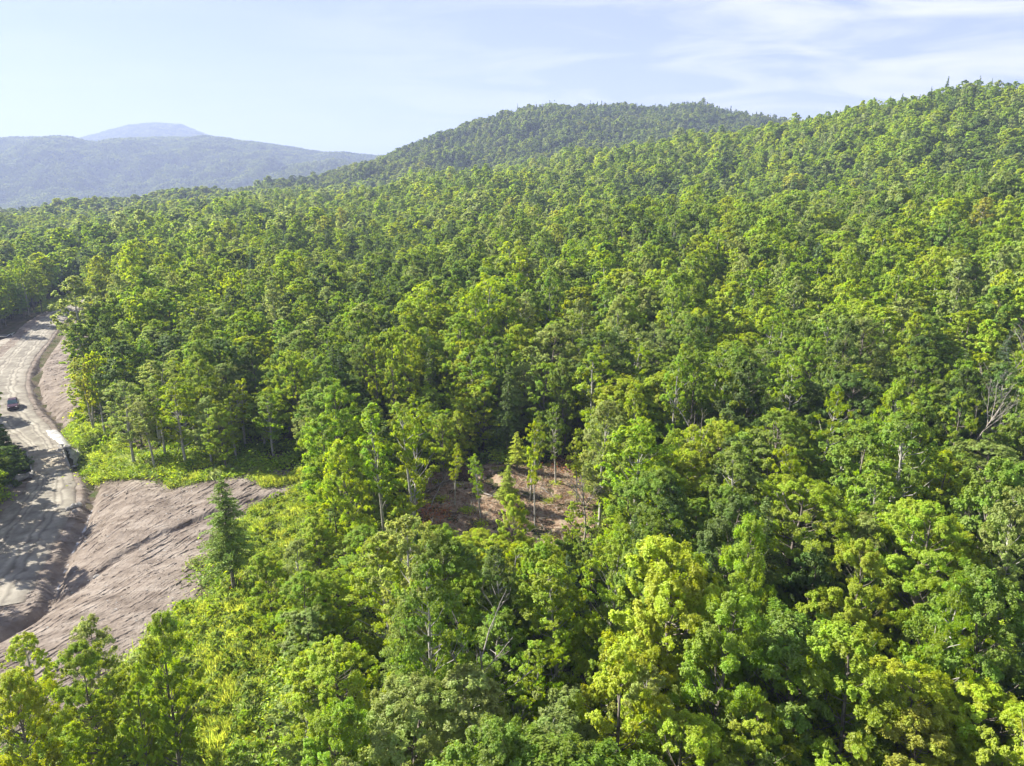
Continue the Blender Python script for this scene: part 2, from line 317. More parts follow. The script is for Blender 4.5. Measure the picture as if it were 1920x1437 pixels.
# ------------------------------------------------------------------ tree species: leaves (centre, normal, size, var) and wood tubes
def gen_broadleaf(seed, H=14.0, R=3.2, base=0.3, nclump=85, nleaf=14000, lsize=0.125, shape=0.45, rag=0.25, upright=0.35, multi=1, lean=0.0, tuft=1.35):
    r = np.random.default_rng(seed); wood = []
    lx, ly = lean * math.cos(seed), lean * math.sin(seed)
    stems = []
    for s_ in range(multi):
        ang = r.random() * 6.28; sp = 0.0 if multi == 1 else 0.9
        k = 9; tt = np.linspace(0, 1, k)
        bx = np.cumsum(r.normal(0, 0.10, k)) * tt + lx * tt * H + math.cos(ang) * sp * tt * (1.2 if multi > 1 else 0); by = np.cumsum(r.normal(0, 0.10, k)) * tt + ly * tt * H + math.sin(ang) * sp * tt * 1.2
        hh = H * (0.9 if s_ == 0 else r.uniform(0.7, 0.88))
        pts = np.stack([bx, by, tt * hh], 1); stems.append(pts)
        wood.append(tube(pts, (0.16 * (1 - tt) ** 0.8 + 0.03) * (H / 14), 7))
    zb = base * H; C = []; Rd = []
    ph = r.random(4) * 6.28; am = r.random(4) * rag
    for i in range(nclump):
        t = r.random() ** 0.85
        env = math.sqrt(max(0.03, 1 - ((t - shape) / (1 - shape)) ** 2)) if t > shape else 0.5 + 0.5 * math.sin(t / shape * math.pi / 2)
        th = r.random() * 6.28
        lob = 1 + am[0] * math.cos(2 * th + ph[0] + 3 * t) + am[1] * math.cos(3 * th + ph[1] - 4 * t) + am[2] * math.cos(5 * th + ph[2] + 6 * t)
        rr = R * env * lob * (r.random() ** 0.4 * 0.9 + 0.12)
        st = stems[r.integers(len(stems))]; zt = zb + t * (H - zb) * 0.97; a = np.array([np.interp(min(zt, st[-1, 2]), st[:, 2], st[:, 0]), np.interp(min(zt, st[-1, 2]), st[:, 2], st[:, 1])])
        c = np.array([a[0] + rr * math.cos(th), a[1] + rr * math.sin(th), zt]); rad = r.uniform(0.36, 0.80) * (R / 3.2) ** 0.5 * (1.15 - 0.40 * t)
        C.append(c); Rd.append(rad)
        if r.random() < 0.55:
            z0 = max(zb * 0.6, zt - rr * r.uniform(0.6, 1.3)); p0 = np.array([np.interp(z0, st[:, 2], st[:, 0]), np.interp(z0, st[:, 2], st[:, 1]), z0])
            mid = (p0 + c) / 2 + np.array([0, 0, -0.12 * rr]) + r.normal(0, 0.12, 3)
            br = 0.05 * (H / 14) * (1.2 - t)
            wood.append(tube([p0, mid, c], [br + 0.012, br * 0.6 + 0.008, 0.008], 4))
    if nleaf > 5000: nleaf = int(nleaf * 1.3); lsize *= 0.88
    C = np.array(C); Rd = np.array(Rd); ci = r.choice(nclump, nleaf, p=Rd ** 2 / (Rd ** 2).sum())
    nspr = 9; sp = r.normal(size=(nclump, nspr, 3)); sp /= np.linalg.norm(sp, axis=2)[..., None]; sp[..., 2] = np.abs(sp[..., 2]) * 0.9 - 0.25
    sp *= r.uniform(0.45, 1.0, (nclump, nspr, 1)); si = r.integers(0, nspr, nleaf)
    off = sp[ci, si] * Rd[ci, None]; loc = r.normal(size=(nleaf, 3)); loc /= np.linalg.norm(loc, axis=1)[:, None]; loc *= (r.random(nleaf) ** 0.5)[:, None] * 0.42 * Rd[ci, None]; loc[:, 2] *= 0.75
    ax_ = C[ci] - np.array([0, 0, zb + (H - zb) * 0.3]); ax_[:, 2] = np.abs(ax_[:, 2]) * 0.6 + 1.2; ax_ /= np.linalg.norm(ax_, axis=1)[:, None]; al = np.sum(loc * ax_, 1)[:, None]; loc = loc * 0.8 + ax_ * al * (tuft - 0.8)
    p = C[ci] + off + loc
    out = off / (Rd[ci, None] + 1e-6) + loc * 1.2
    cc = p - np.array([0, 0, zb + (H - zb) * 0.42]); cc[:, 2] *= R / ((H - zb) * 0.5); cc /= R
    nrm = out * 0.5 + cc * 0.95 + r.normal(size=(nleaf, 3)) * 0.45 + np.array([0, 0, upright * 1.2])
    ch = r.random(nclump); cv = r.random((nclump, nspr))
    var = np.stack([np.clip(ch[ci] * 0.6 + r.random(nleaf) * 0.4, 0, 1), np.clip(0.35 * ch[ci] + 0.25 * cv[ci, si] + 0.4 * r.random(nleaf), 0, 1)], 1)
    return dict(p=p, n=nrm, s=lsize * r.uniform(0.7, 1.35, nleaf), var=var, wood=wood, asp=0.62)
def gen_conifer(seed, H=13.0, R=2.0, base=0.12, nwh=30, per=9, nleaf=11000, droop=0.25, gap=0.15, pw=0.85, spray=0.27, lz=0.085):
    r = np.random.default_rng(seed); k = 8; tt = np.linspace(0, 1, k)
    bx = np.cumsum(r.normal(0, 0.05, k)) * tt; pts = np.stack([bx, np.cumsum(r.normal(0, 0.05, k)) * tt, tt * H], 1)
    wood = [tube(pts, (0.15 * (1 - tt) + 0.015) * H / 13, 7)]
    P = []; Nn = []; Sz = []; Vr = []; brs = []
    for i in range(nwh):
        t = (i + 0.5 * r.random()) / nwh; z = H * (base + (1 - base) * t)
        for j in range(per):
            if r.random() < gap: continue
            th = r.random() * 6.28; L = (R * (1 - t) ** pw + 0.12) * r.uniform(0.6, 1.15)
            if t < 0.12: L *= r.uniform(0.4, 1)
            brs.append((z + r.normal(0, 0.07), th, L, t))
    tot = sum(b[2] ** 1.4 for b in brs)
    for z, th, L, t in brs:
        n = max(6, int(nleaf * L ** 1.4 / tot)); u = r.random(n) ** 0.75; d = np.array([math.cos(th), math.sin(th), 0]); pr = np.array([-d[1], d[0], 0])
        ax = np.interp(z, pts[:, 2], pts[:, 0]); ay = np.interp(z, pts[:, 2], pts[:, 1])
        up = (0.25 * u - droop * 2.2 * u * u) * L * (0.6 + (1 - t))
        w = spray * L * (1 - 0.75 * u) + 0.05
        c = np.array([ax, ay, z]) + d * (u * L)[:, None] + pr * (r.uniform(-1, 1, n) * w)[:, None]; c[:, 2] += up + r.normal(0, 0.05, n) - (r.random(n) ** 2) * 0.12
        P.append(c); Nn.append(np.array([0, 0, 1.0]) + r.normal(size=(n, 3)) * 0.45 + d * 0.3); b0 = r.random()
        Vr.append(np.stack([np.clip(0.5 * b0 + 0.5 * r.random(n), 0, 1), np.clip(0.4 * b0 + 0.3 * u + 0.3 * r.random(n), 0, 1)], 1)); Sz.append(r.uniform(0.7, 1.3, n) * lz)
        if L > 0.5: wood.append(tube([(ax, ay, z), (ax + d[0] * L * 0.5, ay + d[1] * L * 0.5, z + 0.02), (ax + d[0] * L * 0.9, ay + d[1] * L * 0.9, z - droop * L * 0.8)], [0.025, 0.015, 0.006], 3))
    return dict(p=np.concatenate(P), n=np.concatenate(Nn), s=np.concatenate(Sz), var=np.concatenate(Vr), wood=wood, asp=0.36)
def gen_dead(seed, H=11.0, spread=1.0):
    r = np.random.default_rng(seed); wood = []
    def grow(p, d, L, rad, lvl):
        k = 5; pts = [p]; q = np.array(p, float); dd = np.array(d, float)
        for i in range(k):
            dd = dd + r.normal(0, 0.10, 3); dd[2] += 0.03; dd /= np.linalg.norm(dd); q = q + dd * L / k; pts.append(q.copy())
        wood.append(tube(pts, np.linspace(rad, rad * 0.35, k + 1), 5 if lvl else 7))
        if lvl >= 3: return
        nb = [11, 5, 3][lvl]
        for b in range(nb):
            u = r.uniform(0.35, 1.0) if lvl == 0 else r.uniform(0.25, 1.0); idx = min(int(u * k), k - 1); pp = pts[idx] + (pts[idx + 1] - pts[idx]) * (u * k - idx)
            th = r.random() * 6.28; nd = dd * 0.7 + spread * np.array([math.cos(th), math.sin(th), 0.35]) * 0.8; nd /= np.linalg.norm(nd)
            grow(pp, nd, L * r.uniform(0.22, 0.42) * (1.35 - u * 0.5), rad * 0.36, lvl + 1)
    grow(np.zeros(3), np.array([0.03, 0, 1.0]), H, 0.13, 0)
    return wood
def leaf_mesh(T, frac, r, grow=0.95):
    n = len(T["p"]); k = max(12, int(n * frac)); i = r.choice(n, k, replace=False) if k < n else np.arange(n)
    v, f = leaf_quads(T["p"][i], T["n"][i], T["s"][i] * (frac ** -0.5) * (grow if frac < 1 else 1), T["asp"] if frac > 0.3 else max(T["asp"], 0.7), r)
    return v, f, T["var"][i]
SPEC = {}
SPEC["maple"] = [gen_broadleaf(101, 14, 3.1, 0.22, 170, 62000, 0.074), gen_broadleaf(102, 14, 2.6, 0.18, 150, 54000, 0.074, shape=0.5, rag=0.3, tuft=1.8), gen_broadleaf(103, 14, 3.6, 0.26, 190, 66000, 0.074, shape=0.55, rag=0.2, tuft=1.0),
                 gen_broadleaf(104, 14, 2.5, 0.20, 130, 46000, 0.074, shape=0.35, rag=0.35, tuft=2.0), gen_broadleaf(105, 14, 3.4, 0.16, 200, 66000, 0.074, multi=2, rag=0.3), gen_broadleaf(106, 14, 2.1, 0.28, 105, 38000, 0.074, shape=0.6, rag=0.4)]
SPEC["birch"] = [gen_broadleaf(201, 15, 2.3, 0.30, 130, 21000, 0.085, shape=0.4, rag=0.4, upright=0.1), gen_broadleaf(202, 15, 2.0, 0.36, 105, 17000, 0.085, shape=0.45, rag=0.45, upright=0.1, multi=2),
                 gen_broadleaf(203, 15, 2.6, 0.26, 140, 24000, 0.085, shape=0.35, rag=0.35, upright=0.1, lean=0.05), gen_broadleaf(204, 15, 1.8, 0.42, 80, 12500, 0.09, shape=0.5, rag=0.5, upright=0.1, lean=0.09)]
SPEC["spruce"] = [gen_conifer(301, 13, 2.3, 0.16, 34, 10, 22000, 0.16, 0.12), gen_conifer(302, 13, 1.6, 0.08, 34, 9, 9000, 0.25, 0.12), gen_conifer(303, 13, 1.9, 0.2, 26, 8, 9000, 0.1, 0.25), gen_conifer(304, 13, 2.5, 0.22, 21, 12, 40000, 0.12, 0.12, pw=0.75, spray=0.24, lz=0.065)]
TRUNKMAT = {"maple": M_BARK, "birch": M_BIRCH, "spruce": M_BARK}
HB = {"maple": 14.0, "birch": 15.0, "spruce": 13.0}
# full-detail protos for the individual trees: a crown mesh and a trunk mesh (shared by every copy)
PRO = {}
lr = np.random.default_rng(77)
def me_of(o): me = o.data; bpy.data.objects.remove(o); return me
for sp_, lst in SPEC.items():
    for k, T in enumerate(lst):
        for lod, fr in ((9, 1.0), (0, 0.42), (1, 0.16)):
            v, f, var = leaf_mesh(T, fr, lr)
            cm_ = me_of(mesh_obj("crown", v, f, M_NEEDLE if sp_ == "spruce" else M_LEAF, attr=var, do_link=False))
            wv, wf = merge(T["wood"] if lod != 1 else T["wood"][:1 + len(T["wood"]) // 3])
            tm_ = me_of(mesh_obj("trunk", wv, wf, TRUNKMAT[sp_], smooth_shade=True, do_link=False))
            PRO[(sp_, k, lod)] = (cm_, tm_)
# distant protos, crown and stem in one mesh, in a collection that only the forest object uses
COLF = bpy.data.collections.new("forest_sources"); FIDX = {}
def add_src(key, v, f, var, wood, spruce, col=COLF):
    parts_v = [v]; parts_f = [f]; mi = [0] * len(f); vv = [var]
    if wood:
        wv, wf = merge(wood); parts_f.append(wf + len(v)); parts_v.append(wv); mi += [1] * len(wf); vv.append(np.full((len(wf), 2), 0.5))
    nm = "src_%03d" % len(FIDX); FIDX[key] = len(FIDX)
    o = mesh_obj(nm, np.concatenate(parts_v), np.concatenate(parts_f), [M_NEEDLEI if spruce else M_LEAFI, M_BARK], attr=np.concatenate(vv), midx=mi, do_link=False); col.objects.link(o)
for sp_, lst in SPEC.items():
    for k, T in enumerate(lst):
        for lod, fr in ((9, 1.0), (0, 0.42), (1, 0.14), (2, 0.036), (3, 0.008)):
            v, f, var = leaf_mesh(T, fr, lr, 1.0); add_src((sp_, k, lod), v, f, var, T["wood"][:1] if lod < 3 else None, sp_ == "spruce")
# patches of woodland for the mountains kilometres away
for k in range(4):
    P_ = []; n_ = 26
    V = []; F = []; VA = []; o_ = 0
    for i in range(n_):
        T = SPEC["maple"][int(lr.integers(6))] if lr.random() > 0.12 else SPEC["spruce"][1]
        v, f, var = leaf_mesh(T, 0.0010, lr, 1.15)
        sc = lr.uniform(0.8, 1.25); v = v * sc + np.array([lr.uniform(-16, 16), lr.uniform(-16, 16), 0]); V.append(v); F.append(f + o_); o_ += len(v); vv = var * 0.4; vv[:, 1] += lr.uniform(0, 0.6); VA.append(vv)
    add_src(("patch", k, 4), np.concatenate(V), np.concatenate(F), np.concatenate(VA), None, False)

# ------------------------------------------------------------------ ground, mountains
rows = [-80.0]
while rows[-1] < 2700: rows.append(rows[-1] + max(1.3, 0.018 * abs(rows[-1])))
rows += [3200, 4000, 5500, 8000, 12000]
rows = np.array(rows); uu = np.linspace(-1, 1, 300)
Wd = 130 + 1.25 * np.abs(rows); GX = Wd[:, None] * uu[None, :]; GYY = np.repeat(rows[:, None], 300, 1)
Zg = GZ(GX, GYY)
inb = in_poly(BARE, GX, GYY) & (poly_dist(BARE, GX, GYY) > 1.6); inb2 = in_poly(BARE2, GX, GYY) & (poly_dist(BARE2, GX, GYY) > 2.5)
Zg = Zg - np.where(inb | inb2, 0.8, 0)
dr, ds, dz, dhw = road_info(GX, GYY); Zg = Zg - np.where((dr < dhw - 1.3) & (np.hypot(GX, GYY) < 330), 0.4, 0)
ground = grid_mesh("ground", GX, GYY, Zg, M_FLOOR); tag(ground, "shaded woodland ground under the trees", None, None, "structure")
if "category" in ground: del ground["category"]

SD = np.array(on_plane(400, 1010, 2)) - np.array(on_plane(100, 1150, 2)); SD /= np.linalg.norm(SD); SN = np.array([SD[1], -SD[0]])
def earth_detail(x, y):
    u = x * SD[0] + y * SD[1]; w = x * SN[0] + y * SN[1]
    w = w + 0.35 * np.sin(u / 9.0) + fbm(u / 7, w / 7, 2) * 1.0
    q1 = w / 0.95 + fbm(u * 0.35 + 5, w * 0.6, 3) * 0.9; q2 = w / 0.42 + fbm(u * 0.6 + 50, w * 0.9, 3) * 1.0
    m1 = smooth(0.0, 0.22, fbm(u * 0.5 + 9, w * 1.5 + 4, 2)); m2 = smooth(-0.02, 0.2, fbm(u * 0.6 + 19, w * 2.4 + 4, 2))
    f1 = q1 - np.floor(q1); f2 = q2 - np.floor(q2)
    rid = 0.13 * (f1 ** 2) * m1 + 0.075 * (f2 ** 1.5) * m2 + 0.05 * vnoise(u * 0.3, w * 0.9)
    amp = 0.6 + 0.7 * np.clip(fbm(x / 11 + 8, y / 11, 2) + 0.4, 0, 1)
    return rid * amp + 0.05 * fbm(x * 1.3, y * 1.3, 3) + 0.09 * np.clip(vnoise(x * 2.6, y * 2.6), 0, 1) + 0.06 * vnoise(x * 5.3, y * 5.3)
def patch_sheet(name, poly, step, m, detail, lift=0.03, edge=1.2, wob=0.8):
    P_ = np.array(poly); x0, y0 = P_.min(0) - 1; x1, y1 = P_.max(0) + 1
    X, Y = np.meshgrid(np.arange(x0, x1, step), np.arange(y0, y1, step))
    d = poly_dist(poly, X, Y); ins = in_poly(poly, X, Y); sd = np.where(ins, d, -d) + fbm(X / 2.2, Y / 2.2, 3) * wob
    Z = GZ(X, Y) + lift + detail(X, Y) * smooth(0, 1.5, sd)
    Z = Z - 0.5 * (1 - smooth(-0.35, 0.25, sd))
    keep = sd > -0.6
    mk = keep.copy(); mk[:-1, :-1] &= keep[1:, :-1] & keep[:-1, 1:] & keep[1:, 1:]
    o = grid_mesh(name, X, Y, Z, m, mask=mk, smooth_shade=(m is not M_EARTH)); o["kind"] = "structure"; return o
bare = patch_sheet("bare_slope", BARE, 0.13, M_EARTH, earth_detail); bare["label"] = "graded bare earth slope with machine track marks beside the road"
bare2 = patch_sheet("bare_bank", BARE2, 0.25, M_EARTH, lambda x, y: earth_detail(x, y) * 1.2); bare2["label"] = "bare cut earth bank above the ditch by the car"
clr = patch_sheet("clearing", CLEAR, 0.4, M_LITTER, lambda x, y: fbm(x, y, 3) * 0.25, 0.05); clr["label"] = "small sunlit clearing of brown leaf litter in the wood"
gr1 = patch_sheet("meadow", GRASS, 0.4, M_GRASSG, lambda x, y: fbm(x / 2, y / 2, 3) * 0.4, 0.02); gr1["label"] = "grassy opening between the bare slope and the trees"
gr2 = patch_sheet("meadow", GRASS2, 0.5, M_GRASSG, lambda x, y: fbm(x / 2, y / 2, 3) * 0.4, 0.02); gr3 = patch_sheet("meadow", GRASS3, 0.7, M_GRASSG, lambda x, y: 0 * x, 0.02)
yard = patch_sheet("gravel_yard", YARD, 0.8, M_ROAD, lambda x, y: fbm(x, y, 3) * 0.15, 0.03)

def offset_poly(i0, i1, a, b_):
    L_ = []; R_ = []
    for i in range(i0, i1):
        p = RC[max(i - 1, 0)]; q = RC[min(i + 1, len(RC) - 1)]; t = (q - p)[:2]; t /= np.linalg.norm(t); nr = np.array([t[1], -t[0]]); c = RC[i]
        L_.append(tuple(c[:2] + nr * a(c[3]))); R_.append(tuple(c[:2] + nr * b_(c[3])))
    return L_ + R_[::-1]
for i0, i1 in ((0, 24), (33, 80)):
    patch_sheet("verge", offset_poly(i0, min(i1, len(RC)), lambda h: h - 0.8, lambda h: h + (10 if i0 else 4.8)), 0.3, M_EARTH, lambda x, y: earth_detail(x, y) * 0.8, 0.05, wob=0.7)
    patch_sheet("verge", offset_poly(i0, min(i1, len(RC)), lambda h: -h + 0.8, lambda h: -h - 2.6), 0.3, M_EARTH, lambda x, y: earth_detail(x, y) * 0.8, 0.05, wob=0.9)
# road ribbon (split at the bridge)
M_TRACK, ntt, bt_, rt_ = noise_mat("gravel_track", [(0.145, 0.13, 0.115), (0.21, 0.195, 0.17), (0.275, 0.26, 0.23)], 0.5, 14, 0.95, 0.06, 9, spec=0.1)
_at = N(ntt, "ShaderNodeAttribute", attribute_type='GEOMETRY', attribute_name='across'); _rr = N(ntt, "ShaderNodeValToRGB"); _n3 = N(ntt, "ShaderNodeTexNoise"); _n3.inputs["Scale"].default_value = 0.25; _n3.inputs["Detail"].default_value = 5
_tc3 = N(ntt, "ShaderNodeTexCoord"); ntt.links.new(_tc3.outputs["Object"], _n3.inputs["Vector"])
ntt.links.new(math_n(ntt, 'ABSOLUTE', math_n(ntt, 'ADD', _at.outputs["Fac"], math_n(ntt, 'MULTIPLY_ADD', _n3.outputs["Fac"], 0.5))), _rr.inputs[0])
for l_ in ntt.links:
    pass
for n_ in ntt.nodes:
    if n_.type == 'MATH' and n_.operation == 'MULTIPLY_ADD': n_.inputs[2].default_value = -0.25
_e = _rr.color_ramp.elements; _e[0].position = 0.0; _e[0].color = (0.92, 0.92, 0.9, 1); _e[1].position = 1.0; _e[1].color = (0.78, 0.72, 0.68, 1)
for p_, c_ in ((0.16, 0.85), (0.24, 1.22), (0.31, 0.70), (0.37, 1.25), (0.46, 1.18), (0.52, 0.68), (0.60, 1.08), (0.78, 0.9)):
    q_ = _e.new(p_); q_.color = (c_, c_, c_ * 0.98, 1)
_mm = N(ntt, "ShaderNodeMix", data_type='RGBA', blend_type='MULTIPLY'); _mm.inputs["Factor"].default_value = 1.0; ntt.links.new(rt_.outputs[0], _mm.inputs[6]); ntt.links.new(_rr.outputs[0], _mm.inputs[7]); ntt.links.new(_mm.outputs[2], bt_.inputs["Base Color"])
def build_road():
    V = []; F = []; m = 25
    RR = resample([tuple(a) for a in RC], 3); prev = False
    for i in range(len(RR)):
        a = RR[max(i - 1, 0)]; b = RR[min(i + 1, len(RR) - 1)]; t = (b - a)[:2]; t /= np.linalg.norm(t); nr = np.array([t[1], -t[0]]); c = RR[i]
        along = abs(float(np.dot(c[:2] - BR_C, BR_D))); lat = abs(float(np.dot(c[:2] - BR_C, _cd)))
        ok = not (along < BR_L / 2 - 0.6 and lat < 4)
        for k in range(m):
            q = (k / (m - 1)) * 2 - 1; w = c[3] + 0.5 * vnoise(np.array(i * 0.4), np.array(k * 0.0 + (7 if q > 0 else 1)))
            p = c[:2] + nr * q * w
            z = c[2] + 0.05 + 0.10 * (1 - q * q) - (0.35 if abs(q) > 0.99 else 0) - 0.06 * math.exp(-((abs(q) - 0.38) / 0.1) ** 2) + 0.03 * float(vnoise(np.array(p[0] * 0.8), np.array(p[1] * 0.8)))
            V.append((p[0], p[1], z))
        if i and ok and prev:
            for k in range(m - 1): F.append(((i - 1) * m + k, (i - 1) * m + k + 1, i * m + k + 1, i * m + k))
        prev = ok
    o = mesh_obj("road", V, F, M_TRACK, smooth_shade=True); a_ = o.data.attributes.new("across", 'FLOAT', 'POINT'); a_.data.foreach_set("value", np.tile((np.arange(m) / (m - 1)) * 2 - 1, len(RR)).astype(np.float32)); o["kind"] = "structure"; o["label"] = "pale gravel road curving up the left side"
build_road()

# mountains
def skyline(pts, Y, tree=10):
    a = []; h = []
    for px, py in pts:
        q, b = ray(px, py); a.append(q); h.append(CAMH - b * Y - tree)
    return np.array(a), np.array(h)
A1, H1 = skyline([(-700, 330), (-300, 300), (-100, 276), (0, 269), (80, 263), (130, 268), (190, 270), (250, 260), (320, 257), (380, 260), (460, 266), (520, 273), (600, 284), (660, 289), (720, 292), (800, 300), (900, 325), (1100, 345)], 3200, 15)
A2, H2 = skyline([(-300, 345), (0, 300), (145, 265), (200, 250), (240, 239), (290, 234), (340, 239), (390, 258), (470, 280), (600, 300), (900, 345)], 4900, 6)
def M1(x, y):
    az = x / y; h = np.interp(az, A1, H1); t = np.clip((y - 1850) / 1350, 0, 1); up = np.sin(t * np.pi / 2) ** 1.25
    z = -60 + (h + 60) * np.where(y <= 3200, up, np.cos(np.clip((y - 3200) / 1300, 0, 1) * np.pi / 2))
    sp = fbm(x / 330 + 3, y / 560, 4); return z + (sp * 125) * np.sin(np.clip((y - 1850) / 1350, 0, 1) * np.pi) * (y < 3200)
def M2(x, y):
    az = x / y; h = np.interp(az, A2, H2); t = np.clip((y - 3700) / 1200, 0, 1)
    return -60 + (h + 60) * np.where(y <= 4900, np.sin(t * np.pi / 2), np.cos(np.clip((y - 4900) / 1500, 0, 1) * np.pi / 2)) + fbm(x / 400, y / 500, 4) * 45 * np.sin(t * np.pi)
def mountain(name, fn, a0, a1, y0, y1, nx, ny, label):
    yy = np.linspace(y0, y1, ny); aa = np.linspace(a0, a1, nx); X = aa[None, :] * yy[:, None]; Y = np.repeat(yy[:, None], nx, 1)
    o = grid_mesh(name, X, Y, fn(X, Y), M_HILL); o["kind"] = "structure"; o["label"] = label
mountain("hills", M1, -1.35, 0.15, 1800, 4550, 260, 140, "long hazy blue wooded ridge at the left")
mountain("mountain", M2, -1.1, 0.0, 3650, 6450, 200, 90, "faint domed peak behind the left ridge")

# ------------------------------------------------------------------ scatter the woods
COLS = {"yellow-green": (0.30, 0.38, 0.022), "bright green": (0.235, 0.335, 0.022), "mid green": (0.175, 0.265, 0.026), "dark green": (0.105, 0.17, 0.028), "grey-green": (0.25, 0.315, 0.078), "golden": (0.31, 0.345, 0.04), "blue-green": (0.08, 0.14, 0.05)}
trees = []   # dict(kind,x,y,z,h,w,rot,col,var)
def pick_col(kind, r, x, y):
    m = float(fbm(np.array(x / 38.0), np.array(y / 38.0), 2)); q = float(fbm(np.array(x / 24.0 + 50), np.array(y / 24.0 + 9), 2)); near = math.hypot(x, y) < 90
    if kind == "spruce": return r.choices(["dark green", "mid green", "blue-green", "yellow-green"], [5, 3, 2, 0.4])[0]
    w = np.array([1.6 + (3.0 if near else 0), 4.0, 2.6, 0.4 if near else 1.0, 1.0]) * np.exp(np.array([3.0 * m, 1.5 * m, -1.5 * m, -3.5 * m, 3.5 * q]))
    if kind == "birch": w = w * np.array([1, 1, 0.8, 0.3, 2.5])
    return r.choices(["yellow-green", "bright green", "mid green", "dark green", "grey-green", "golden"], list(w) + [0.08])[0]
def add_tree(kind, x, y, h, w=1.0, col=None, var=None, rot=None, special=None, r=R0, tilt=(0, 0)):
    trees.append(dict(kind=kind, x=x, y=y, h=h, w=w, col=col or pick_col(kind, r, x, y), var=r.randrange(len(SPEC[kind])) if var is None else var, rot=r.random() * 6.28 if rot is None else rot, special=special, tilt=tilt))
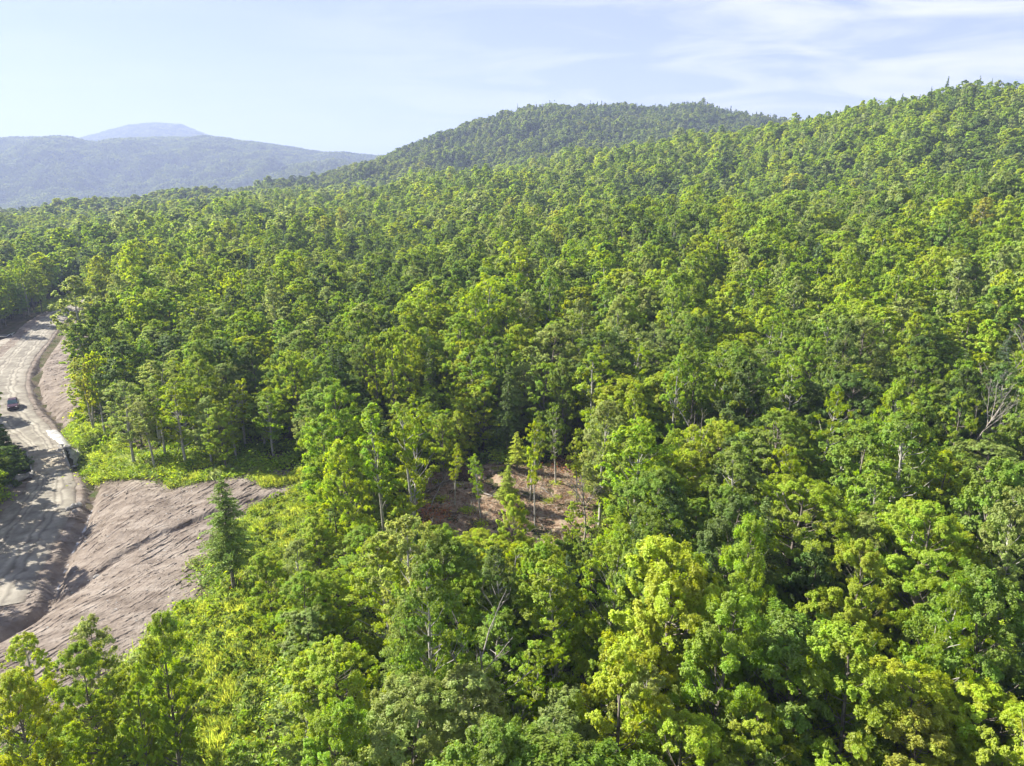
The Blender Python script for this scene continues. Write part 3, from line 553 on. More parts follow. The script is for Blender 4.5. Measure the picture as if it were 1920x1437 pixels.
# trees read off the photograph: top pixel, distance ahead
EXPL = [("spruce", 412, 892, 60.0, 1.3, "mid green", 3, "lone dark spruce standing at the edge of the bare slope"),
        ("maple", 287, 1142, 38, 0.72, "bright green", 3, "tall narrow green maple in front of the bare slope's lower edge"),
        ("maple", 150, 1205, 37, 0.72, "bright green", 0, "broad maple with a visible grey trunk in the bottom left corner"),
        ("birch", 165, 1160, 41, 0.8, "grey-green", 2, "thin grey-green birch rising behind the broad bottom left maple"),
        ("birch", 35, 1188, 41, 0.9, "yellow-green", 0, "sparse yellow-green sapling against bare earth at the left edge"),
        ("maple", 0, 1262, 33, 0.75, "yellow-green", 1, "yellow-green maple cut by the left edge near the bottom"),
        ("maple", 235, 1240, 36, 0.5, "yellow-green", 5, "small yellow-tipped maple between two taller bottom left maples"),
        ("maple", 603, 775, 72, 0.9, "bright green", 0, "maple with a bare dark lower trunk right of the bare slope"),
        ("maple", 660, 830, 76, 0.75, "yellow-green", 1, None), ("maple", 745, 822, 80, 0.75, "bright green", 0, None), ("maple", 828, 775, 84, 0.7, "yellow-green", 1, None),
        ("maple", 905, 705, 95, 1.1, "yellow-green", 1, "bright maple directly behind the leaf-strewn clearing, uprooted stump at its foot"),
        ("spruce", 970, 815, 88, 1.3, "yellow-green", 2, "yellow-green conifer on a bare stem inside the clearing"),
        ("spruce", 950, 905, 78, 1.1, "yellow-green", 0, "low bushy yellow-green conifer in the middle of the clearing"),
        ("birch", 995, 770, 80, 0.7, "mid green", 3, None), ("birch", 850, 830, 78, 0.6, "yellow-green", 3, "slim leafy birch at the left part of the clearing"), ("birch", 900, 850, 75, 0.55, "bright green", 1, None), ("birch", 1085, 815, 79, 0.65, "yellow-green", 3, None), ("maple", 1075, 935, 66, 0.6, "yellow-green", 5, None), ("birch", 1045, 760, 84, 0.7, "mid green", 1, None), ("birch", 1005, 790, 74, 0.6, "yellow-green", 3, "slim birch with a tall bare stem near the middle of the clearing"), ("maple", 1020, 770, 92, 0.9, "mid green", 3, None), ("maple", 1165, 775, 82, 0.75, "grey-green", 1, None), ("maple", 1225, 850, 75, 1.0, "grey-green", 0, None), ("maple", 1090, 700, 100, 1.2, "bright green", 2, None),
        ("birch", 500, 735, 92, 1.1, "bright green", 0, None), ("birch", 430, 745, 92, 1.0, "yellow-green", 1, None), ("birch", 380, 740, 91, 1.1, "grey-green", 2, None), ("birch", 325, 705, 92, 1.1, "yellow-green", 0, None),
        ("birch", 270, 745, 92, 1.0, "grey-green", 3, None), ("birch", 225, 710, 95, 1.2, "grey-green", 0, None), ("birch", 170, 660, 110, 0.9, "yellow-green", 3, None), ("birch", 150, 665, 112, 0.8, "golden", 1, None), ("maple", 180, 515, 200, 1.1, "yellow-green", 1, "yellow-green tree hiding the far end of the road"),
        ("maple", 960, 928, 61, 0.75, "yellow-green", 1, "slender yellow-green maple rising in front of the clearing"), ("maple", 885, 1005, 59, 0.7, "yellow-green", 5, None), ("maple", 760, 925, 66, 0.8, "yellow-green", 3, None),
        ("maple", 560, 1070, 48, 0.9, "bright green", 0, None), ("maple", 500, 1030, 52, 0.8, "bright green", 1, None), ("maple", 650, 1195, 37, 0.95, "yellow-green", 2, None), ("maple", 610, 1060, 50, 0.9, "yellow-green", 4, None),
        ("birch", 900, 1245, 33, 1.3, "grey-green", 2, "pale grey-green birch at the bottom, left of the yellow-green spire maple"), ("maple", 730, 1290, 31, 1.1, "grey-green", 4, None), ("birch", 1020, 1330, 29, 1.2, "grey-green", 0, None), ("maple", 600, 1310, 30, 0.8, "bright green", 1, None),
        ("maple", 1232, 1165, 36, 0.85, "yellow-green", 3, "spire-shaped yellow-green maple standing out against deep shade near the bottom"), ("maple", 1260, 1330, 30, 1.0, "yellow-green", 2, None), ("maple", 1440, 1325, 31, 0.95, "yellow-green", 0, None),
        ("birch", 1590, 1180, 37, 1.4, "bright green", 2, None), ("spruce", 1765, 1155, 40, 1.5, "yellow-green", 0, "yellow-green conifer with a pale trunk near the bottom right"), ("spruce", 1900, 1150, 41, 1.5, "yellow-green", 2, "yellow-green conifer cut by the right edge near the bottom"),
        ("maple", 1690, 1240, 33, 1.0, "yellow-green", 2, None), ("maple", 1850, 1275, 32, 1.1, "yellow-green", 0, "yellow-green maple in the bottom right corner"), ("maple", 1740, 1350, 29, 1.0, "golden", 4, None),
        ("maple", 1850, 830, 66, 1.3, "grey-green", 2, None), ("birch", 1720, 850, 62, 1.0, "yellow-green", 3, None), ("maple", 1400, 860, 66, 1.2, "grey-green", 4, None), 
        ("spruce", 500, 655, 118, 0.55, "blue-green", 1, "narrow pale-topped spruce spire left of centre above the birches"), ("spruce", 600, 680, 112, 0.5, "dark green", 1, "narrow dark spruce spire among maples left of centre")]
ex_xy = []
for kind, px, py, Y, w, c, v, sp_ in EXPL:
    X, Z = at_depth(px, py, Y); g = float(GZ(X, Y)); h = Z - g
    ex_xy.append((X, Y, 2.6 * w)); add_tree(kind, X, Y, max(6, min(h, 21)), w, c, v, special=sp_)
ex = np.array(ex_xy)
OPEN = [[(335, 1150), (460, 1125), (490, 1240), (460, 1400), (345, 1400)], [(150, 900), (250, 890), (560, 880), (640, 930), (560, 975), (480, 1000), (475, 1120), (440, 1200), (420, 1300), (330, 1330), (330, 1290), (250, 1255), (100, 1240), (-20, 1230), (-20, 880), (60, 860)],
        [(-20, 600), (60, 590), (160, 560), (150, 700), (130, 790), (190, 830), (170, 880), (70, 860), (60, 830), (-20, 800)], [(780, 885), (900, 868), (1090, 875), (1125, 940), (1100, 1000), (960, 1000), (790, 995)]]
def opens(x, y, z, h, w):
    """highest the tree may grow without standing in front of the open ground"""
    while h > 4:
        rr = 0.17 * h * w; hit = False
        for dx_, f in ((0, 1.0), (-rr * 0.6, 0.85), (rr * 0.6, 0.85), (-rr, 0.6), (rr, 0.6), (0, 0.4), (0, 0.05)):
            px, py = project(x + dx_, y, z + h * f)
            for P_ in OPEN:
                if in_poly(P_, np.array([px]), np.array([py]))[0]: hit = True
        if not hit: return h
        h -= 1.0
    return 0
def scatter(y0, y1, c, azm, mix, hmin, hmax, xl=-1e9, keepout=True, dmax=1e9):
    xs = []; n = int((y1 - y0) / (c * 0.87)) + 1
    for j in range(n):
        y = y0 + j * c * 0.87; wd = azm * y + 34; k = np.arange(-int(wd / c) - 1, int(wd / c) + 2)
        xs.append(np.stack([k * c + (j % 2) * c / 2, np.full(len(k), y)], 1))
    P_ = np.concatenate(xs); P_ += rng.uniform(-0.36 * c, 0.36 * c, P_.shape)
    d = np.hypot(P_[:, 0], P_[:, 1]); P_ = P_[d < dmax]
    if keepout:
        P_ = P_[~zone_mask(P_[:, 0], P_[:, 1])]
        dd = np.min(np.hypot(P_[:, None, 0] - ex[None, :, 0], P_[:, None, 1] - ex[None, :, 1]) - ex[None, :, 2], axis=1); P_ = P_[dd > 0]
    m = fbm(P_[:, 0] / 45 + 9, P_[:, 1] / 45, 3)
    for (x, y), mm in zip(P_, m):
        pr = mix[2] * (2.2 if mm > 0.28 else 0.7)
        u = R0.random(); kind = "spruce" if u < pr else ("birch" if u < pr + mix[1] * (1 + mm) else "maple")
        h = R0.uniform(hmin, hmax) * (1 + 0.42 * mm) * (0.9 if kind == "spruce" else 1)
        if R0.random() < 0.08: h *= 1.18
        w = R0.choice([R0.uniform(1.05, 1.3), R0.uniform(0.68, 0.95), R0.uniform(0.8, 1.1)])
        if keepout:
            if x < -11 and y < 62:
                if R0.random() < 0.7: continue
                h = min(h, 9.5)
            if -140 < x < -60 and 45 < y < 180 and R0.random() < 0.45 and road_info(np.array([x]), np.array([y]))[1][0] < 0: continue
            if y < 130:
                h0 = h; h = opens(x, y, float(GZ(x, y)), h, w)
            elif -150 < x < -60 and y < 260 and (road_info(np.array([x]), np.array([y]))[0][0] < 12): continue
            if -24 < x < -7 and 80 < y < 97: h = min(h, 8)
            if h < 4.5: continue
        add_tree(kind, float(x), float(y), h, w)
scatter(13, 175, 4.2, 0.86, (0, 0.38, 0.075), 9.5, 18)
scatter(175, 480, 4.9, 0.86, (0, 0.32, 0.09), 10, 18.5)
nA = len(trees)
scatter(480, 1480, 7.2, 0.86, (0, 0.2, 0.12), 12, 18, keepout=False, dmax=1500)
for px, py, h in ((15, 905, 6.0), (-15, 925, 7.0), (36, 885, 4.5), (2, 870, 6.5), (-40, 880, 8), (-60, 840, 7)):      # low trees on the creek bank left of the bridge
    X, Y = on_plane(px, py, -0.5); add_tree("maple", X, Y, h, 1.1, "dark green" if h < 7 else "mid green", R0.choice([0, 2, 4]))
tz = GZ(np.array([t["x"] for t in trees]), np.array([t["y"] for t in trees]))
for t, z in zip(trees, tz): t["z"] = float(z) - 0.1
# spruces along the ridge tops
for t in trees[nA:]:
    d = math.hypot(t["x"], t["y"])
    if R0.random() < (0.5 if (float(t["z"]) > 125 and t["y"] > 1130) else 0.02): t["kind"] = "spruce"; t["var"] = R0.randrange(3); t["col"] = "dark green"; t["h"] *= 1.12; t["w"] = 0.9

for t in trees[:nA]:
    if t["y"] > 400 and float(t["z"]) > 72 and R0.random() < 0.3: t["kind"] = "spruce"; t["var"] = R0.randrange(3); t["col"] = "dark green"; t["h"] *= 1.12; t["w"] = 0.9
# which trees show: march the sight line to the tree's upper crown against the canopy height of the other trees
def canopy_vis():
    X = np.array([t["x"] for t in trees]); Y = np.array([t["y"] for t in trees]); Z = np.array([t["z"] for t in trees]); Hh = np.array([t["h"] for t in trees])
    top = Z + Hh * 0.93; az = np.arctan2(X, Y); D = np.hypot(X, Y); el = (top - CAMH) / D
    order = np.argsort(D); nb = 2400; hor = np.full(nb, -9.0); vis = np.zeros(len(trees))
    for i in order:
        wd = 2.2 / D[i]; b0 = int((az[i] - wd + 1.2) / 2.4 * nb); b1 = max(b0 + 1, int((az[i] + wd + 1.2) / 2.4 * nb)); b0 = max(b0, 0); b1 = min(b1, nb)
        if b1 <= b0: continue
        seg = hor[b0:b1]; vis[i] = float(np.mean(np.clip((el[i] - seg) * D[i] / (Hh[i] * 0.7), 0, 1)))
        elb = (top[i] - Hh[i] * 0.12 - CAMH) / D[i]; hor[b0:b1] = np.maximum(seg, elb)
    px, py = project(X, Y, Z + Hh * 0.7); inside = (px > -20) & (px < 1940) & (py < 1470) & (py > 0) & (Y > 5)
    return vis * inside, Hh / D, px, py
VIS, ANG, TPX, TPY = canopy_vis()
score = ANG * (0.3 + VIS) * (VIS > 0.08)
for i, t in enumerate(trees):
    t["px"] = float(TPX[i]); t["py"] = float(TPY[i]); t["score"] = float(score[i]) + (100 if t["special"] or i < len(EXPL) else 0)
indiv = []
for kind in ("maple", "birch", "spruce"):
    c = sorted([t for t in trees if t["kind"] == kind and t["score"] > 0], key=lambda t: -t["score"])[:300]
    for t in c: t["ind"] = True
    indiv += c
print("trees", len(trees), "individual", len(indiv))

# labels: colour, kind, where it stands
ROWS = [(0, 235, "near the skyline"), (235, 290, "near the top of the hill"), (290, 345, "high on the hill"), (345, 420, "on the upper slope"), (420, 520, "on the mid slope"), (520, 600, "level with the road end"), (600, 690, "level with the cut bank"), (690, 780, "level with the car"), (780, 880, "level with the bridge"), (880, 980, "level with the clearing"), (980, 1090, "just below the clearing"), (1090, 1210, "in the lower foreground"), (1210, 1330, "just above the bottom edge"), (1330, 3000, "along the bottom edge")]
COLN = [(-100, 150, "far left"), (150, 400, "in the left quarter"), (400, 660, "left of centre"), (660, 900, "centre left"), (900, 1140, "centre right"), (1140, 1400, "right of centre"), (1400, 1660, "in the right quarter"), (1660, 3000, "far right")]
ORD = ["first", "second", "third", "fourth", "fifth", "sixth", "seventh", "eighth", "ninth", "tenth", "eleventh", "twelfth", "thirteenth", "fourteenth", "fifteenth", "sixteenth", "seventeenth", "eighteenth", "nineteenth", "twentieth"]
ORD += ["twenty-" + q for q in ORD[:9]] + ["thirtieth"] + ["thirty-" + q for q in ORD[:9]]
buckets = {}
for t in indiv:
    if t["special"]: t["label"] = t["special"]; continue
    rr = next(n for a, b, n in ROWS if a <= max(0, t["py"]) < b); cc = next(n for a, b, n in COLN if a <= t["px"] < b)
    buckets.setdefault((t["col"], t["kind"], rr, cc), []).append(t)
for (c, k, rr, cc), l in buckets.items():
    l.sort(key=lambda t: t["px"])
    for i, t in enumerate(l):
        t["label"] = f"{ORD[min(i, 38)]} {c} {k} from the left, {cc}, {rr}" if len(l) > 1 else f"the only {c} {k} {cc}, {rr}"
        t["label"] = t["label"].replace("near the top of the hill", "near the hilltop")

GRP = {"maple": "maples of the wood", "birch": "birches of the wood", "spruce": "spruces of the wood"}
def place_tree(t):
    d_ = math.hypot(t["x"], t["y"]); lod = 9 if d_ < 62 else (0 if d_ < 120 else 1)
    cme, tme = PRO[(t["kind"], t["var"], lod)]
    root = empty(t["kind"] + "_tree", (t["x"], t["y"], t["z"])); root.rotation_euler = (R0.gauss(0, 0.025), R0.gauss(0, 0.025), t["rot"])
    s = t["h"] / HB[t["kind"]]; w = t["w"] * (s * 0.55 + 0.45); root.scale = (w, w * R0.uniform(0.92, 1.08), s)
    tr = bpy.data.objects.new("trunk", tme); link(tr); tr.parent = root
    cr_ = bpy.data.objects.new("crown", cme); link(cr_); cr_.parent = root
    j = R0.uniform(0.9, 1.1); c = COLS[t["col"]]; cr_.color = (c[0] * j * R0.uniform(0.93, 1.07), c[1] * j, c[2] * j, 1)
    tag(root, t["label"], "tree", GRP[t["kind"]])
for t in indiv: place_tree(t)

# everything farther or hidden: one wood
def inst_object(name, pts, rot, scl, idx, tint, col, label, single=None):
    me = bpy.data.meshes.new(name); n = len(pts); me.vertices.add(n); me.vertices.foreach_set("co", np.asarray(pts, np.float32).ravel())
    def at(nm, ty, f, data): a = me.attributes.new(nm, ty, 'POINT'); a.data.foreach_set(f, np.ascontiguousarray(data).ravel())
    at("rot", 'FLOAT_VECTOR', "vector", np.asarray(rot, np.float32)); at("scl", 'FLOAT_VECTOR', "vector", np.asarray(scl, np.float32)); at("idx", 'INT', "value", np.asarray(idx, np.int32)); at("tint", 'FLOAT_COLOR', "color", np.asarray(tint, np.float32))
    o = bpy.data.objects.new(name, me); link(o)
    ng = bpy.data.node_groups.new(name + "_nodes", 'GeometryNodeTree'); ng.interface.new_socket("Geometry", in_out='INPUT', socket_type='NodeSocketGeometry'); ng.interface.new_socket("Geometry", in_out='OUTPUT', socket_type='NodeSocketGeometry')
    n_ = ng.nodes; L = ng.links; gi = n_.new("NodeGroupInput"); go = n_.new("NodeGroupOutput"); ip = n_.new("GeometryNodeInstanceOnPoints"); ci = n_.new("GeometryNodeCollectionInfo"); ci.inputs["Collection"].default_value = col
    ci.inputs["Separate Children"].default_value = True; ci.inputs["Reset Children"].default_value = True
    def na(nm, ty): q = n_.new("GeometryNodeInputNamedAttribute"); q.data_type = ty; q.inputs["Name"].default_value = nm; return q.outputs["Attribute"]
    L.new(gi.outputs[0], ip.inputs["Points"]); L.new(ci.outputs[0], ip.inputs["Instance"]); ip.inputs["Pick Instance"].default_value = True
    L.new(na("idx", 'INT'), ip.inputs["Instance Index"]); e2r = n_.new("FunctionNodeEulerToRotation"); L.new(na("rot", 'FLOAT_VECTOR'), e2r.inputs[0]); L.new(e2r.outputs[0], ip.inputs["Rotation"]); L.new(na("scl", 'FLOAT_VECTOR'), ip.inputs["Scale"])
    L.new(ip.outputs[0], go.inputs[0]); md = o.modifiers.new("scatter", 'NODES'); md.node_group = ng
    o["kind"] = "stuff"; o["label"] = label; return o
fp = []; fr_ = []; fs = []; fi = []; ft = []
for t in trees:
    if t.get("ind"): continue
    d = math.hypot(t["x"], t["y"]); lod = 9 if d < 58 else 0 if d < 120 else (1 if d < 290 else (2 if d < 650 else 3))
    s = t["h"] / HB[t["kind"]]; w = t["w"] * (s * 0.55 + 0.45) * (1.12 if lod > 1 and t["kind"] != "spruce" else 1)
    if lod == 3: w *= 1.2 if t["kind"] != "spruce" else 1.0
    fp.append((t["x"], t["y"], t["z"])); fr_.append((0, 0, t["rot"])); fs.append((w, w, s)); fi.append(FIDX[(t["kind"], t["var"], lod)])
    j = R0.uniform(0.88, 1.12); c = COLS[t["col"]]; j *= (0.62 if d > 850 else 0.8) if lod == 3 else 1; ft.append((c[0] * j, c[1] * j, c[2] * j, 1))  # coarsest crowns: tint darkened to stand in for lost leaf self-shadowing
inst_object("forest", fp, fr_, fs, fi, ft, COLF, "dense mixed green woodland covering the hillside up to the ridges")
print("forest instances", len(fp))
mp_, mr_, ms_, mi_, mt_ = [], [], [], [], []
def patches(fn, y0, y1, a0, a1, step, sc):
    for y in np.arange(y0, y1, step):
        xs = np.arange(a0 * y, a1 * y, step) + R0.uniform(0, step)
        for x in xs:
            x_ = x + R0.uniform(-5, 5); y_ = y + R0.uniform(-5, 5); mp_.append((x_, y_)); ms_.append((sc, sc, R0.uniform(0.85, 1.2) * sc))
    return
def add_patches(fn, *a):
    k0 = len(mp_); patches(fn, *a); q = np.array(mp_[k0:]); e = 8.0
    z = fn(q[:, 0], q[:, 1]); gx = (fn(q[:, 0] + e, q[:, 1]) - z) / e; gy = (fn(q[:, 0], q[:, 1] + e) - z) / e
    m = fbm(q[:, 0] / 260, q[:, 1] / 260, 3)
    for i in range(len(q)):
        mp_[k0 + i] = (q[i, 0], q[i, 1], float(z[i]) - 1); mr_.append((math.atan(gy[i]), -math.atan(gx[i]), 0)); mi_.append(FIDX[("patch", R0.randrange(4), 4)])
        c = COLS[R0.choice(["mid green", "mid green", "bright green", "dark green"] if m[i] < 0.08 else ["dark green", "blue-green", "mid green"])]; j = R0.uniform(0.5, 0.68); mt_.append((c[0] * j, c[1] * j, c[2] * j, 1))  # darkened tint: shade of the unresolved gaps between crowns put into the colour
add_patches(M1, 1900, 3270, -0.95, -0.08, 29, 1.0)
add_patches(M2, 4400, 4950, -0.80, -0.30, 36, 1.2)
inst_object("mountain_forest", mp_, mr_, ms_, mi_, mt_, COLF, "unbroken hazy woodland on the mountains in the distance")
print("patches", len(mp_))

# ------------------------------------------------------------------ undergrowth, grass, litter, stones
COLU = bpy.data.collections.new("undergrowth_sources"); UI = {}
def src_u(key, v, f, m, var):
    UI[key] = len(UI); o = mesh_obj("bush_%03d" % UI[key], v, f, m, attr=var, do_link=False); COLU.objects.link(o)
for k in range(3):
    T = gen_broadleaf(400 + k, 2.4, 1.0, 0.02, 14, 900, 0.13, shape=0.5, rag=0.4); v, f = leaf_quads(T["p"], T["n"], T["s"], 0.6, lr); src_u(("bush", k), v, f, M_LEAFI, T["var"])
for k in range(2):      # grass tufts and goldenrod: upright blades
    n = 190; b = lr.normal(0, 0.30, (n, 2)); h = lr.uniform(0.2, 0.62, n) * (1.0 + 0.35 * k); le = lr.normal(0, 0.22, (n, 2)); w = 0.022 + 0.015 * k
    an = lr.random(n) * 6.28; dxy = np.stack([np.cos(an), np.sin(an)], 1) * w
    z0 = np.zeros(n) - 0.05; V = np.stack([np.c_[b - dxy, z0], np.c_[b + dxy, z0], np.c_[b + le * 0.5 + dxy * 0.8, h * 0.65], np.c_[b + le, h]], 1).reshape(-1, 3)
    src_u(("tuft", k), V, np.arange(4 * n).reshape(-1, 4), M_LEAFI, lr.random((n, 2)))
for k in range(2):      # spreading fern / bramble mats
    n = 260; p = np.c_[lr.normal(0, 0.55, (n, 2)), lr.uniform(0.05, 0.45, n)]; v, f = leaf_quads(p, np.array([0, 0, 1.0]) + lr.normal(size=(n, 3)) * 0.4, lr.uniform(0.08, 0.17, n), 0.5, lr); src_u(("mat", k), v, f, M_LEAFI, lr.random((n, 2)))
def scatter_small(name, label, region, step, chooser, y0, y1, xa, xb):
    X, Y = np.meshgrid(np.arange(xa, xb, step), np.arange(y0, y1, step)); X = X.ravel() + rng.uniform(-step / 2, step / 2, X.size); Y = Y.ravel() + rng.uniform(-step / 2, step / 2, Y.size)
    k = region(X, Y); X = X[k]; Y = Y[k]; Z = GZ(X, Y); P_ = []; Ro = []; Sc = []; Id = []; Ti = []
    for x, y, z in zip(X, Y, Z):
        q = chooser(x, y)
        if q is None: continue
        key, s, c = q; P_.append((x, y, z)); Ro.append((0, 0, R0.random() * 6.28)); Sc.append((s, s, s * R0.uniform(0.8, 1.2))); Id.append(UI[key]); j = R0.uniform(0.8, 1.2); Ti.append((c[0] * j, c[1] * j, c[2] * j, 1))
    print(name, len(P_)); return inst_object(name, P_, Ro, Sc, Id, Ti, COLU, label)
def reg_under(x, y):
    d, s, zr, hw = road_info(x, y)
    return (d > hw + 1.2) & ~in_poly(BARE, x, y) & ~in_poly(BARE2, x, y) & ~in_poly(YARD, x, y) & ~in_poly(GRASS, x, y) & ~in_poly(POND, x, y) & (np.abs(x) < 0.85 * y + 12)
def ch_under(x, y):
    u = R0.random()
    if u < 0.25: return None
    e_ = min(float(poly_dist(GRASS, np.array([x]), np.array([y]))[0]), float(poly_dist(BARE, np.array([x]), np.array([y]))[0])) < 7
    if in_poly(CLEAR, np.array([x]), np.array([y]))[0] and u < 0.72: return None
    if in_poly(CLEAR, np.array([x]), np.array([y]))[0]: return ("mat", R0.randrange(2)), R0.uniform(0.4, 0.9), COLS["yellow-green"]
    if u < 0.7 or e_: return ("mat", R0.randrange(2)), R0.uniform(1.0, 2.0), COLS[R0.choice(["bright green", "mid green", "yellow-green"])]
    return ("bush", R0.randrange(3)), R0.uniform(0.5, 1.3), COLS[R0.choice(["bright green", "mid green", "yellow-green", "dark green"])]
scatter_small("undergrowth", "low leafy saplings and ferns on the ground between the trees", reg_under, 1.9, ch_under, 14, 150, -130, 130)
def reg_grass(x, y):
    n = fbm(x / 4, y / 4, 2)
    g = in_poly(GRASS, x, y) | in_poly(GRASS2, x, y) | (in_poly(GRASS3, x, y)) | ((poly_dist(GRASS, x, y) < 3) & (n > 0))
    e = in_poly(BARE, x, y) & (poly_dist(BARE, x, y) < 1.4) & (n > -0.02) & (x > -47)
    e2 = in_poly(BARE, x, y) & in_poly(PP([(470, 890), (540, 885), (560, 900), (500, 915)], 4), x, y) & (n > 0)
    return ((g & ~in_poly(BARE, x, y)) | e | e2)
GYL = (0.31, 0.37, 0.055); GYM = (0.23, 0.31, 0.045); GGR = (0.26, 0.32, 0.12)
def ch_grass(x, y):
    m = float(fbm(np.array(x / 3.0), np.array(y / 3.0), 2)); u = R0.random()
    if u < 0.20: return ("bush", R0.randrange(3)), R0.uniform(0.25, 0.6), COLS[R0.choice(["bright green", "yellow-green", "mid green", "grey-green"])]
    if u < 0.55: return ("mat", R0.randrange(2)), R0.uniform(0.7, 1.3), GYM if m < 0 else COLS["bright green"]
    return ("tuft", R0.randrange(2)), R0.uniform(0.7, 1.3), (GYL if m < 0.1 else (GGR if m > 0.3 else GYM))
scatter_small("grass", "tall yellow-green grass and weeds in the openings beside the bare slope", reg_grass, 0.40, ch_grass, 25, 255, -170, 20)

def rock_mesh(seed, sub=2, rough=0.25):
    import bmesh
    r = np.random.default_rng(seed); bm = bmesh.new(); bmesh.ops.create_icosphere(bm, subdivisions=sub, radius=1.0)
    dirs = r.normal(size=(9, 3)); dirs /= np.linalg.norm(dirs, axis=1)[:, None]; cut = r.uniform(0.55, 0.9, 9)
    for v in bm.verts:
        p = np.array(v.co)
        for d, c in zip(dirs, cut):
            q = p.dot(d)
            if q > c: p = p - d * (q - c) * 0.9
        p = p * (1 + rough * 0.25 * r.normal()); v.co = p
    me = bpy.data.meshes.new("boulder"); bm.to_mesh(me); bm.free(); me.materials.append(M_STONE); return me
ROCKS = [rock_mesh(600 + i) for i in range(5)]
def boulder(px, py, z, size, label, sq=(1, 1, 0.75), i=0):
    X, Y = on_plane(px, py, z); g = float(GZ(X, Y)); o = bpy.data.objects.new("boulder", ROCKS[i % 5]); link(o); o.location = (X, Y, g + size * 0.3); o.scale = (size * sq[0], size * sq[1], size * sq[2]); o.rotation_euler = (0, 0, R0.random() * 6); tag(o, label, "boulder", "boulders along the road and creek")
boulder(116, 852, -0.5, 0.95, "large squared grey boulder at the bridge's right far corner", (1.1, .9, 1.0), 0)
boulder(115, 838, 0, 0.6, "dark reddish-grey rock just beyond the large boulder by the bridge", (1.1, .8, .7), 1)
boulder(127, 841, 0, 0.75, "pale rounded boulder behind the large one, right of the bridge", (1, .8, .8), 2)
boulder(148, 949, 0, 0.55, "rounded boulder at the right of the cluster in the roadside ditch", (1, .9, 1), 2)
boulder(138, 951, 0, 0.62, "biggest boulder of the ditch cluster, middle of the three in its upper row", (1.1, .8, .8), 3)
boulder(128, 957, 0, 0.45, "small pale boulder at the left end of the ditch cluster", (1.1, .8, .8), 4)
boulder(140, 960, 0, 0.42, "lowest boulder of the ditch cluster, nearest the camera", (1, .8, .8), 1)
boulder(162, 886, 0.5, 0.7, "flat-topped grey boulder at the upper left corner of the bare slope", (1.3, .9, .7), 0)
boulder(59, 896, -0.5, 0.9, "long flat boulder at the left near corner of the bridge", (1.6, .7, .6), 3)
boulder(41, 908, -0.8, 0.95, "grey boulder left of the road, second along the creek bank", (1.3, .8, .7), 0)
boulder(20, 925, -0.8, 0.7, "grey boulder left of the road, third along the creek bank", (1.2, .8, .7), 1)
boulder(180, 1077, 1.2, 0.38, "small lone grey rock on the middle of the bare slope", (1.1, .8, .8), 2)
boulder(118, 584, 4, 0.7, "low rock beside the far end of the road", (1.3, .8, .6), 4)
for q, (px, py) in enumerate([(150, 868), (157, 872), (163, 868), (170, 862), (146, 875), (176, 866), (155, 879), (140, 882), (168, 878)]):
    boulder(px, py, -0.6, 0.26 + 0.05 * (q % 3), ["small", "little", "tiny"][q % 3] + f" creek stone right of the bridge, {ORD[q]} in the stony bed from the bridge", (1.3, 1, .7), q)
def clods():
    P_ = np.array(BARE + BARE2); x0, y0 = P_.min(0); x1, y1 = P_.max(0); X = rng.uniform(x0, x1, 26000); Y = rng.uniform(y0, y1, 26000); n_ = fbm(X / 3, Y / 3, 3)
    k = ((in_poly(BARE, X, Y) & (poly_dist(BARE, X, Y) > 0.5)) | (in_poly(BARE2, X, Y) & (poly_dist(BARE2, X, Y) > 0.5))) & (n_ > -0.05); X = X[k]; Y = Y[k]; Z = GZ(X, Y) + earth_detail(X, Y)
    r = np.random.default_rng(5); base = [np.array([v.co for v in rock_mesh(720 + i, 1, 0.9).vertices]) for i in range(4)]; fc = np.array([p.vertices[:] for p in rock_mesh(720, 1).polygons]); V = []; F = []; o_ = 0
    for x, y, z in zip(X, Y, Z):
        sc = 0.06 + 0.16 * r.random() ** 2.5; a = r.random() * 6.28; v = base[r.integers(4)] * np.array([sc * r.uniform(1, 1.8), sc, sc * 0.7]); v = np.stack([v[:, 0] * math.cos(a) - v[:, 1] * math.sin(a), v[:, 0] * math.sin(a) + v[:, 1] * math.cos(a), v[:, 2]], 1) + np.array([x, y, z + sc * .1]); V.append(v); F.append(fc + o_); o_ += len(v)
    o = mesh_obj("soil_clods", np.concatenate(V), np.concatenate(F), M_EARTH); tag(o, "broken clods of soil scattered over the graded bare slope", None, None, "stuff")
clods()
def stone_field():      # loose stones on the bare earth and in the ditches
    me_ = []; o_ = 0; V = []; F = []
    base = [np.array([v.co for v in rock_mesh(700 + i, 1).vertices]) for i in range(3)]; fc = [np.array([p.vertices[:] for p in rock_mesh(700 + i, 1).polygons]) for i in range(3)]
    n = 0; P_ = np.array(BARE + BARE2); x0, y0 = P_.min(0); x1, y1 = P_.max(0)
    X = rng.uniform(x0, x1, 16000); Y = rng.uniform(y0, y1, 16000); d, s, zr, hw = road_info(X, Y)
    k = ((in_poly(BARE, X, Y) | in_poly(BARE2, X, Y)) & (rng.random(16000) < 0.5)) | ((s > 0) & (np.abs(d - hw - 1.7) < 0.8)); X = X[k]; Y = Y[k]; 
    det = np.where(in_poly(BARE, X, Y) | in_poly(BARE2, X, Y), earth_detail(X, Y), 0); Z = GZ(X, Y) + det
    for x, y, z in zip(X, Y, Z):
        i = R0.randrange(3); sc = 0.045 + 0.10 * R0.random() ** 3; v = base[i] * np.array([sc * R0.uniform(1, 1.6), sc, sc * 0.7]) + np.array([x, y, z + sc * 0.2]); V.append(v); F.append(fc[i] + o_); o_ += len(v)
    o = mesh_obj("gravel", np.concatenate(V), np.concatenate(F), M_STONE); tag(o, "loose pale stones strewn over the bare earth and the ditch", None, None, "stuff"); print("stones", len(X))
stone_field()
